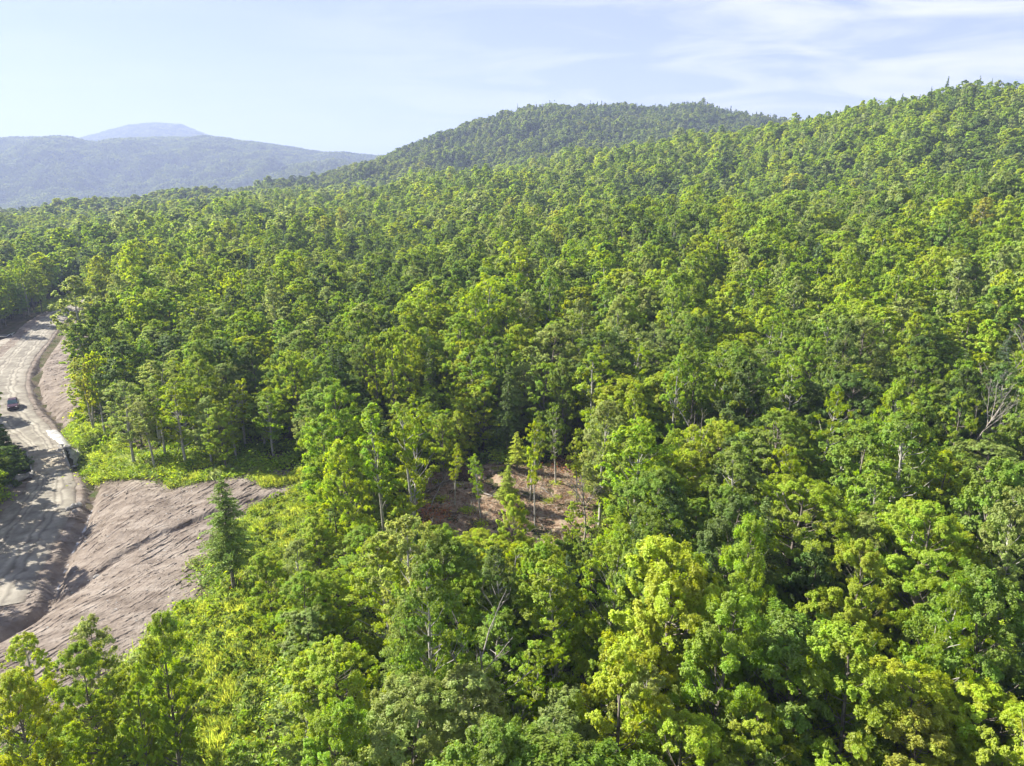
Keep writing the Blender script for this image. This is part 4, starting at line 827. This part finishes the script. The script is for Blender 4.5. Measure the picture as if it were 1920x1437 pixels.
# wet gravel and water in the ditch and the little pool
mw, ntw, outw = mat("water"); bw = N(ntw, "ShaderNodeBsdfPrincipled"); bw.inputs["Base Color"].default_value = (0.32, 0.31, 0.31, 1); bw.inputs["Roughness"].default_value = 0.18; nw = N(ntw, "ShaderNodeTexNoise"); nw.inputs["Scale"].default_value = 25; bpw = N(ntw, "ShaderNodeBump"); bpw.inputs["Distance"].default_value = 0.02; ntw.links.new(nw.outputs[0], bpw.inputs["Height"]); ntw.links.new(bpw.outputs[0], bw.inputs["Normal"]); ntw.links.new(bw.outputs[0], outw.inputs[0])
M_WETG, *_ = noise_mat("wet_gravel", [(0.20, 0.195, 0.19), (0.33, 0.325, 0.32), (0.42, 0.415, 0.41)], 1.5, 8, 0.5, 0.04, 8)
def pad(name, poly, m, lift, kind="structure", label=None, flat=None):
    P_ = np.array(poly); x0, y0 = P_.min(0) - .5; x1, y1 = P_.max(0) + .5; X, Y = np.meshgrid(np.arange(x0, x1, 0.3), np.arange(y0, y1, 0.3)); sd = np.where(in_poly(poly, X, Y), poly_dist(poly, X, Y), -poly_dist(poly, X, Y)) + fbm(X, Y, 2) * 0.3
    Z = (GZ(X, Y) if flat is None else np.full(X.shape, flat)) + lift - 0.4 * (1 - smooth(-0.3, 0.1, sd)); k = sd > -0.4; mk = k.copy(); mk[:-1, :-1] &= k[1:, :-1] & k[:-1, 1:] & k[1:, 1:]
    o = grid_mesh(name, X, Y, Z, m, mask=mk); o["kind"] = kind
    if label: o["label"] = label
pad("gravel_apron", POND, M_WETG, 0.3, label="pale washed gravel apron beside the road by the bridge")
def ditch_water(i0, i1, name):
    L_ = []; 
    V = []; F = []
    for q, i in enumerate(range(i0, i1)):
        a = RC[max(i - 1, 0)]; b = RC[min(i + 1, len(RC) - 1)]; t = (b - a)[:2]; t /= np.linalg.norm(t); nr = np.array([t[1], -t[0]]); c = RC[i]
        for k in (-0.42, 0.42):
            p = c[:2] + nr * (c[3] + 1.7 + k * (1 + 0.5 * math.sin(i * 1.7))); V.append((p[0], p[1], c[2] - 0.86))
        if q: F.append((2 * q - 2, 2 * q - 1, 2 * q + 1, 2 * q))
    o = mesh_obj(name, V, F, mw); o["kind"] = "structure"
ditch_water(2, 19, "water")
pad("creek", [CREEK[0], (CREEK[0][0], CREEK[0][1] + 2), tuple(np.array(CREEK[2]) + BR_D), tuple(np.array(CREEK[4]) + BR_D), tuple(np.array(CREEK[5]) + BR_D), tuple(np.array(CREEK[5]) - BR_D), tuple(np.array(CREEK[4]) - BR_D), tuple(np.array(CREEK[2]) - BR_D)], mw, 0, flat=-2.35, label="narrow shaded creek passing under the bridge")

# ------------------------------------------------------------------ boxes with bevel for built things
import bmesh
def box_bm(bm, c, s, rz=0, bev=0.0):
    from mathutils import Matrix
    q = bmesh.ops.create_cube(bm, size=1.0, matrix=Matrix.Translation(c) @ Matrix.Rotation(rz, 4, 'Z') @ Matrix.Diagonal((*s, 1)))
    if bev:
        es = list({e for v in q["verts"] for e in v.link_edges}); bmesh.ops.bevel(bm, geom=es, offset=bev, segments=2, affect='EDGES', profile=0.5)
def bm_obj(name, bm, m, parent=None, smooth_shade=False):
    me = bpy.data.meshes.new(name); bm.to_mesh(me); bm.free(); me.materials.append(m)
    if smooth_shade: me.polygons.foreach_set("use_smooth", np.ones(len(me.polygons), bool))
    o = bpy.data.objects.new(name, me); link(o); o.parent = parent; return o
M_DECK, *_ = noise_mat("deck_timber", [(0.17, 0.14, 0.105), (0.26, 0.23, 0.175), (0.34, 0.31, 0.25)], 0.6, 8, 0.85, 0.02, 8)
M_BEAM = plain("beam_timber", (0.20, 0.19, 0.165), 0.8); M_DARKM = plain("dark_metal", (0.03, 0.035, 0.04), 0.5)
ang = math.atan2(BR_D[1], BR_D[0])
br = empty("bridge", (BR_C[0], BR_C[1], 0.0)); br.rotation_euler = (0, 0, ang); tag(br, "short pale timber plank bridge carrying the gravel road over the creek", "bridge")
BL = BR_L + 1.6
b = bmesh.new()
np_ = int(BL / 0.3)
for i in range(np_): box_bm(b, (-BL / 2 + 0.15 + i * 0.3, R0.uniform(-.03, .03), 0.10 + R0.uniform(-.006, .006)), (0.28, 4.9, 0.12), 0, 0.01)
bm_obj("deck", b, M_DECK, br)
for sgn, w_ in ((1, 1.0), (-1, 1.0)):
    b = bmesh.new()
    for k in range(3): box_bm(b, (0, sgn * (0.95) + (k - 1) * 0.33, 0.19), (BL * 0.98, 0.31, 0.055), 0, 0.01)
    bm_obj("runner", b, M_DECK, br)
for sgn in (1, -1):
    b = bmesh.new(); box_bm(b, (0, sgn * 2.35, 0.30), (BL, 0.26, 0.26), 0, 0.03); k_ = bm_obj("curb", b, M_BEAM, br)
    b = bmesh.new(); box_bm(b, (0, sgn * 1.9, -0.25), (BL * 1.02, 0.3, 0.55), 0, 0.02); bm_obj("beam", b, M_DARKM, br)
    b = bmesh.new(); box_bm(b, (sgn * BL / 2 * 0.93, 0, -1.1), (0.7, 5.4, 1.7), 0, 0.05); bm_obj("abutment", b, M_STONE, br)

# the car: a dark red sport utility vehicle facing the camera
M_PAINT = plain("maroon_paint", (0.045, 0.016, 0.024), 0.25); 
mg, ntg, outg = mat("car_glass"); bgl = N(ntg, "ShaderNodeBsdfPrincipled"); bgl.inputs["Base Color"].default_value = (0.02, 0.05, 0.06, 1); bgl.inputs["Roughness"].default_value = 0.05; bgl.inputs["Specular IOR Level"].default_value = 1.0; ntg.links.new(bgl.outputs[0], outg.inputs[0])
M_TYRE = plain("tyre_rubber", (0.02, 0.02, 0.02), 0.8); M_CHROME = plain("bright_metal", (0.6, 0.6, 0.6), 0.3, 1.0); M_LAMP = plain("lamp_glass", (0.7, 0.7, 0.68), 0.2)
def loft(sections, name, m, parent):
    """sections: list of (x, [(y,z)...]) rings"""
    V = []; F = []; n = len(sections[0][1])
    for x, ring in sections:
        for y, z in ring: V.append((x, y, z))
    for i in range(len(sections) - 1):
        for j in range(n): F.append((i * n + j, i * n + (j + 1) % n, (i + 1) * n + (j + 1) % n, (i + 1) * n + j))
    F.append(tuple(range(n))[::-1]); F.append(tuple((len(sections) - 1) * n + j for j in range(n)))
    me = bpy.data.meshes.new(name); me.from_pydata(V, [], F); me.materials.append(m); me.update(); o = bpy.data.objects.new(name, me); link(o); o.parent = parent
    bm_ = bmesh.new(); bm_.from_mesh(me); bmesh.ops.recalc_face_normals(bm_, faces=bm_.faces); bm_.to_mesh(me); bm_.free()
    mo = o.modifiers.new("bevel", 'BEVEL'); mo.width = 0.05; mo.segments = 3; mo.limit_method = 'ANGLE'; return o
def ring(w, z0, z1, tw=None):
    tw = tw or w * 0.94; return [(-w, z0), (-w, z0 + 0.3 * (z1 - z0)), (-w * 1.0, z0 + 0.75 * (z1 - z0)), (-tw, z1), (tw, z1), (w, z0 + 0.75 * (z1 - z0)), (w, z0 + 0.3 * (z1 - z0)), (w, z0)]
cx_, cy_ = on_plane(26, 766, 0)
car = empty("parked_car", (cx_, cy_, 0.14)); tag(car, "dark red car on the gravel road near the left edge, facing the camera", "car")
i_ = int(np.argmin(np.hypot(RC[:, 0] - cx_, RC[:, 1] - cy_))); tdir = RC[i_ - 2][:2] - RC[i_ + 2][:2]; car.rotation_euler = (0, 0, -1.0)
loft([(-2.25, ring(.80, .45, .85)), (-2.15, ring(.9, .32, 1.0)), (-1.2, ring(.93, .3, 1.06)), (0.7, ring(.93, .3, 1.06)), (1.0, ring(.93, .3, 1.04)), (1.9, ring(.91, .32, .94)), (2.2, ring(.84, .36, .82)), (2.3, ring(.76, .42, .68))], "body", M_PAINT, car)
def cab(sc, n_, m_, dz=0): return loft([(-2.0, ring(.78 * sc, 1.0, 1.1, .76 * sc)), (-1.7, ring(.80 * sc, 1.0, 1.58 + dz, .66 * sc)), (-0.8, ring(.82 * sc, 1.0, 1.66 + dz, .68 * sc)), (0.05, ring(.82 * sc, 1.0, 1.62 + dz, .66 * sc)), (0.95, ring(.80 * sc, 1.0, 1.07, .76 * sc))], n_, m_, car)
cab(1.0, "windows", mg)
loft([(-1.78, ring(.64, 1.60, 1.66, .60)), (-0.8, ring(.68, 1.655, 1.73, .62)), (0.0, ring(.66, 1.615, 1.68, .60))], "roof", M_PAINT, car)
b = bmesh.new(); box_bm(b, (2.27, 0, .62), (0.06, 0.9, 0.18), 0, 0.02); bm_obj("grille", b, M_DARKM, car)
b = bmesh.new(); box_bm(b, (2.24, 0, .40), (0.12, 1.6, 0.16), 0, 0.03); bm_obj("bumper", b, M_DARKM, car)
for sgn in (1, -1):
    b = bmesh.new(); box_bm(b, (2.22, sgn * .62, .72), (0.14, 0.28, 0.15), sgn * -0.25, 0.03); bm_obj("headlight", b, M_LAMP, car)
    b = bmesh.new(); box_bm(b, (-2.24, sgn * .7, .85), (0.08, 0.2, 0.25), 0, 0.02); bm_obj("taillight", b, M_PAINT, car)
    b = bmesh.new(); box_bm(b, (0.65, sgn * 1.03, 1.12), (0.14, 0.2, 0.14), 0, 0.03); bm_obj("mirror", b, M_DARKM, car)
    for x_ in (-1.4, 1.42):
        v, f = tube([(x_, sgn * .70, .36), (x_, sgn * .72, .36), (x_, sgn * .93, .36), (x_, sgn * .95, .36)], [.30, .36, .36, .30], 20); wv = mesh_obj("wheel", v, f, M_TYRE, car, smooth_shade=True)
        v, f = tube([(x_, sgn * .90, .36), (x_, sgn * .955, .36), (x_, sgn * .957, .36)], [.22, .22, .02], 16); mesh_obj("rim", v, f, M_CHROME, wv)

# flat trailer parked in the yard at the left edge
tx, ty = on_plane(-12, 634, 2.0)
tg = float(GZ(tx, ty)); tr_ = empty("flatbed_trailer", (tx, ty, tg)); tr_.rotation_euler = (0, 0, 0.12); tag(tr_, "long dark flatbed trailer with a raised end, in shade at the left edge", "trailer")
b = bmesh.new(); box_bm(b, (0, 0, .95), (8.2, 2.4, 0.22), 0, 0.02); box_bm(b, (0, 0.9, .72), (8.0, 0.15, 0.3)); box_bm(b, (0, -0.9, .72), (8.0, 0.15, 0.3)); bm_obj("bed", b, M_DARKM, tr_)
b = bmesh.new(); box_bm(b, (0, -1.23, 1.02), (8.2, 0.05, 0.1)); box_bm(b, (0, 1.23, 1.02), (8.2, 0.05, 0.1)); bm_obj("rail", b, M_CHROME, tr_)
v, f = merge([tube([(4.0, y_, 1.0), (4.9, y_, 1.7), (5.1, y_, 1.75)], [.06, .06, .05], 6) for y_ in (-1.1, 1.1)] + [tube([(5.1, -1.1, 1.75), (5.1, 1.1, 1.75)], [.05, .05], 6)]); mesh_obj("ramp", v, f, M_CHROME, tr_)
for x_ in (-1.6, -0.6, 0.4):
    for sgn in (1, -1):
        v, f = tube([(x_, sgn * .86, .42), (x_, sgn * .88, .42), (x_, sgn * 1.12, .42), (x_, sgn * 1.14, .42)], [.34, .42, .42, .3], 18); mesh_obj("wheel", v, f, M_TYRE, tr_, smooth_shade=True)
b = bmesh.new(); box_bm(b, (-2.9, 0, 1.35), (1.6, 1.7, 0.7), 0, 0.12); box_bm(b, (-3.2, 0, 1.85), (0.9, 1.4, 0.5), 0, 0.1); cargo = bm_obj("machine_engine", b, plain("white_paint", (0.55, 0.55, 0.58), 0.4), None)
cargo.matrix_world = cargo.matrix_world; cargo.location = (tx, ty, tg); cargo.rotation_euler = (0, 0, 0.12); cargo.name = "compressor"; tag(cargo, "small white machine loaded on the dark flatbed trailer", "machine")

# ------------------------------------------------------------------ dead trees, stump, logs, brush
def dead(px, py, Y, seed, label, spread=1.0, hfix=None, wm=M_DEAD, w=1.0, tilt=0):
    X, Z = at_depth(px, py, Y); g = float(GZ(X, Y)); h = hfix or (Z - g); wood = gen_dead(seed, h, spread)
    root = empty("dead_tree", (X, Y, g - 0.1)); root.rotation_euler = (0, tilt, 0)
    v, f = wood[0]; mesh_obj("trunk", v, f, wm, root, smooth_shade=True); v, f = merge(wood[1:]); mesh_obj("branches", v, f, wm, root)
    tag(root, label, "dead tree", "bare dead trees in the wood")
dead(1100, 895, 71, 1, "pale leafless forked tree at the clearing's right side", 0.9)
dead(1335, 795, 72, 2, "thin bare grey snag standing right of the clearing", 0.5)
dead(1850, 630, 92, 3, "grey twiggy dead crown high at the right edge", 1.1)
dead(1790, 730, 78, 4, "long leaning bare white trunk near the right edge", 0.5, tilt=0.35)
dead(1062, 745, 96, 5, "slender bare stem behind the clearing, right of the bright maple", 0.5)
dead(760, 1175, 42, 6, "thin pale double stem in shade near the bottom, left of centre", 0.6)
dead(925, 1235, 34, 7, "spiky bare twigs above the pale birch at the bottom", 1.0)
dead(820, 990, 60, 8, "cluster of thin pale bare stems just left of the clearing", 0.6)
dead(1840, 1010, 55, 9, "bare pale stem in shade low at the right edge", 0.4)
dead(1430, 920, 64, 10, "leaning bare pale stems right of the clearing among leafy maples", 0.7, tilt=0.2)
dead(1905, 470, 190, 11, "grey dead crown far up the slope at the right edge", 1.0)
# brown dead conifer high on the right
X, Z = at_depth(1866, 448, 170); g = float(GZ(X, 170)); rt = empty("dead_conifer", (X, 170, g)); rt.scale = (0.8, 0.8, (Z - g) / 13 * 1.08)
cme, tme = PRO[("spruce", 1, 1)]; a_ = bpy.data.objects.new("trunk", tme); link(a_); a_.parent = rt; a_ = bpy.data.objects.new("crown", cme); link(a_); a_.parent = rt; a_.color = (0.22, 0.07, 0.03, 1)
tag(rt, "rust-brown dead conifer high on the slope near the right edge", "tree")
# uprooted stump
sx, sy = on_plane(868, 905, 3.6); sg = float(GZ(sx, sy)); wood = []; r_ = np.random.default_rng(9)
st = empty("uprooted_stump", (sx, sy, sg)); tag(st, "dark earthy root plate of a fallen tree at the back of the clearing", "stump")
M_ROOT, *_ = noise_mat("root_earth", [(0.03, 0.02, 0.015), (0.09, 0.055, 0.04)], 3, 8, 0.95, 0.1, 5)
me = rock_mesh(811, 3, 0.5); me.materials.clear(); me.materials.append(M_ROOT); o = bpy.data.objects.new("root_ball", me); link(o); o.parent = st; o.scale = (1.5, 0.55, 1.3); o.location = (0, 0, 0.9)
for i in range(26):
    th = r_.random() * 6.28; L_ = r_.uniform(1.2, 2.3); d = np.array([math.cos(th), r_.normal(0, .25), math.sin(th)]); wood.append(tube([(0, 0, 0.9), tuple(np.array([0, 0, .9]) + d * L_ * .6), tuple(np.array([0, 0, .9]) + d * L_ + r_.normal(0, .25, 3))], [.09, .05, .015], 5))
v, f = merge(wood); mesh_obj("roots", v, f, M_ROOT, st)
def log(px0, py0, px1, py1, z, rad, label, m=M_DEAD, seed=0, lift=0.0):
    a = on_plane(px0, py0, z); b_ = on_plane(px1, py1, z); L_ = math.hypot(b_[0] - a[0], b_[1] - a[1]); n = 7; r__ = np.random.default_rng(seed); P_ = []
    for i in range(n):
        t = i / (n - 1); x = a[0] + (b_[0] - a[0]) * t + r__.normal(0, .06); y = a[1] + (b_[1] - a[1]) * t + r__.normal(0, .06); P_.append((x - a[0], y - a[1], float(GZ(x, y)) - float(GZ(*a)) + rad * 1.2 + 0.1 + lift * t))
    tw = [tube([P_[k], tuple(np.array(P_[k]) + np.array([r__.normal(0, .7), r__.normal(0, .7), r__.uniform(.3, 1.2)]))], [rad * .3, .01], 4) for k in range(2, n) for _ in range(2)]
    v, f = merge([tube(P_, np.linspace(rad, rad * .4, n), 8)] + tw); root = mesh_obj("fallen_log", v, f, m, smooth_shade=True); root.location = (a[0], a[1], float(GZ(*a))); tag(root, label, "log", "fallen logs in and around the clearing"); return root
log(860, 900, 800, 935, 3.6, 0.16, "fallen trunk running left from the dark root plate", M_BARK, 1, 0.5)
log(890, 925, 925, 937, 3.5, 0.17, "short pale log lying in the middle of the clearing", M_DEAD, 2)
log(845, 905, 868, 930, 3.5, 0.08, "thin arched pale branch in front of the root plate", M_DEAD, 3, 1.0)
log(800, 965, 842, 905, 3.5, 0.07, "thin pole slanting up the clearing's left side", M_DEAD, 4, 1.0)
log(1015, 920, 1035, 935, 3.4, 0.07, "thin pale stick among red-brown litter at right of the clearing", M_DEAD, 5)
log(690, 1075, 720, 1058, 3.0, 0.07, "pale stick on reddish litter right of the lone spruce", M_DEAD, 6)
log(330, 888, 372, 884, 4.2, 0.10, "grey log at the top edge of the bare slope, left one", M_DEAD, 7)
log(395, 884, 450, 880, 4.3, 0.08, "grey log at the top edge of the bare slope, right one", M_DEAD, 8)
# leaf litter and twigs
def litter():
    P_ = np.array(CLEAR); x0, y0 = P_.min(0); x1, y1 = P_.max(0); n = 26000; X = rng.uniform(x0, x1, n); Y = rng.uniform(y0, y1, n); k = in_poly(CLEAR, X, Y) & (fbm(X / 2, Y / 2, 2) > -0.15); X = X[k]; Y = Y[k]; Z = GZ(X, Y) + fbm(X, Y, 3) * 0.25 + 0.1 + rng.uniform(0, 0.12, len(X)); n = len(X)
    v, f = leaf_quads(np.stack([X, Y, Z], 1), np.array([0, 0, 1.0]) + rng.normal(size=(n, 3)) * 0.5, rng.uniform(0.05, 0.13, n), 0.5, rng)
    tw = []
    for i in range(260):
        j = int(rng.integers(n)); a = rng.random() * 6.28; L_ = rng.uniform(.5, 1.8); p = np.array([X[j], Y[j], Z[j] + .05]); tw.append(tube([p, p + np.array([math.cos(a) * L_, math.sin(a) * L_, rng.uniform(0, .4)])], [.035, .012], 4))
    wv, wf = merge(tw)
    M_LIT, nt, bb, rr = noise_mat("dry_leaves", [(0.14, 0.07, 0.04), (0.27, 0.17, 0.10), (0.38, 0.31, 0.22)], 1.2, 4, 0.9)
    mesh_obj("leaf_litter", np.concatenate([v, wv]), np.concatenate([f, wf + len(v)]), [M_LIT, M_DEAD], midx=[0] * len(f) + [1] * len(wf)); tag(bpy.data.objects["leaf_litter"], "dry brown leaves and twigs strewn over the clearing", None, None, "stuff")
litter()
def ferns():
    V = []; F = []; o_ = 0
    for px, py, rad, n in ((705, 1062, 2.2, 500), (448, 1100, 1.2, 260), (810, 975, 2.5, 500), (1060, 885, 3.0, 500), (1395, 1130, 2.0, 200), (1690, 1100, 1.5, 260)):
        x, y = on_plane(px, py, 3.0); X = x + rng.normal(0, rad * .5, n); Y = y + rng.normal(0, rad * .5, n); Z = GZ(X, Y) + rng.uniform(.1, .7, n); v, f = leaf_quads(np.stack([X, Y, Z], 1), np.array([0, 0, 1.0]) + rng.normal(size=(n, 3)) * .6, rng.uniform(.08, .18, n), .4, rng); V.append(v); F.append(f + o_); o_ += len(v)
    m_, *_ = noise_mat("rusty_fronds", [(0.30, 0.05, 0.03), (0.38, 0.14, 0.06), (0.36, 0.26, 0.06)], 1.5, 4, 0.9)
    tag(mesh_obj("dead_ferns", np.concatenate(V), np.concatenate(F), m_), "rust-red dying fronds on the ground in sunny gaps", None, None, "stuff")
ferns()

# ------------------------------------------------------------------ haze: the air between
mh = bpy.data.materials.new("haze"); mh.use_nodes = True; nth = mh.node_tree; nth.nodes.clear(); oh = nth.nodes.new("ShaderNodeOutputMaterial"); pv = nth.nodes.new("ShaderNodeVolumePrincipled")
pv.inputs["Color"].default_value = (0.44, 0.54, 0.84, 1); pv.inputs["Density"].default_value = 0.00024; pv.inputs["Anisotropy"].default_value = 0.1; nth.links.new(pv.outputs[0], oh.inputs["Volume"])
bmh = bmesh.new(); box_bm(bmh, (0, 4500, 270), (26000, 10500, 680)); hz = bm_obj("haze", bmh, mh); hz["kind"] = "stuff"; hz["label"] = "thin bluish haze in the air over the valley"
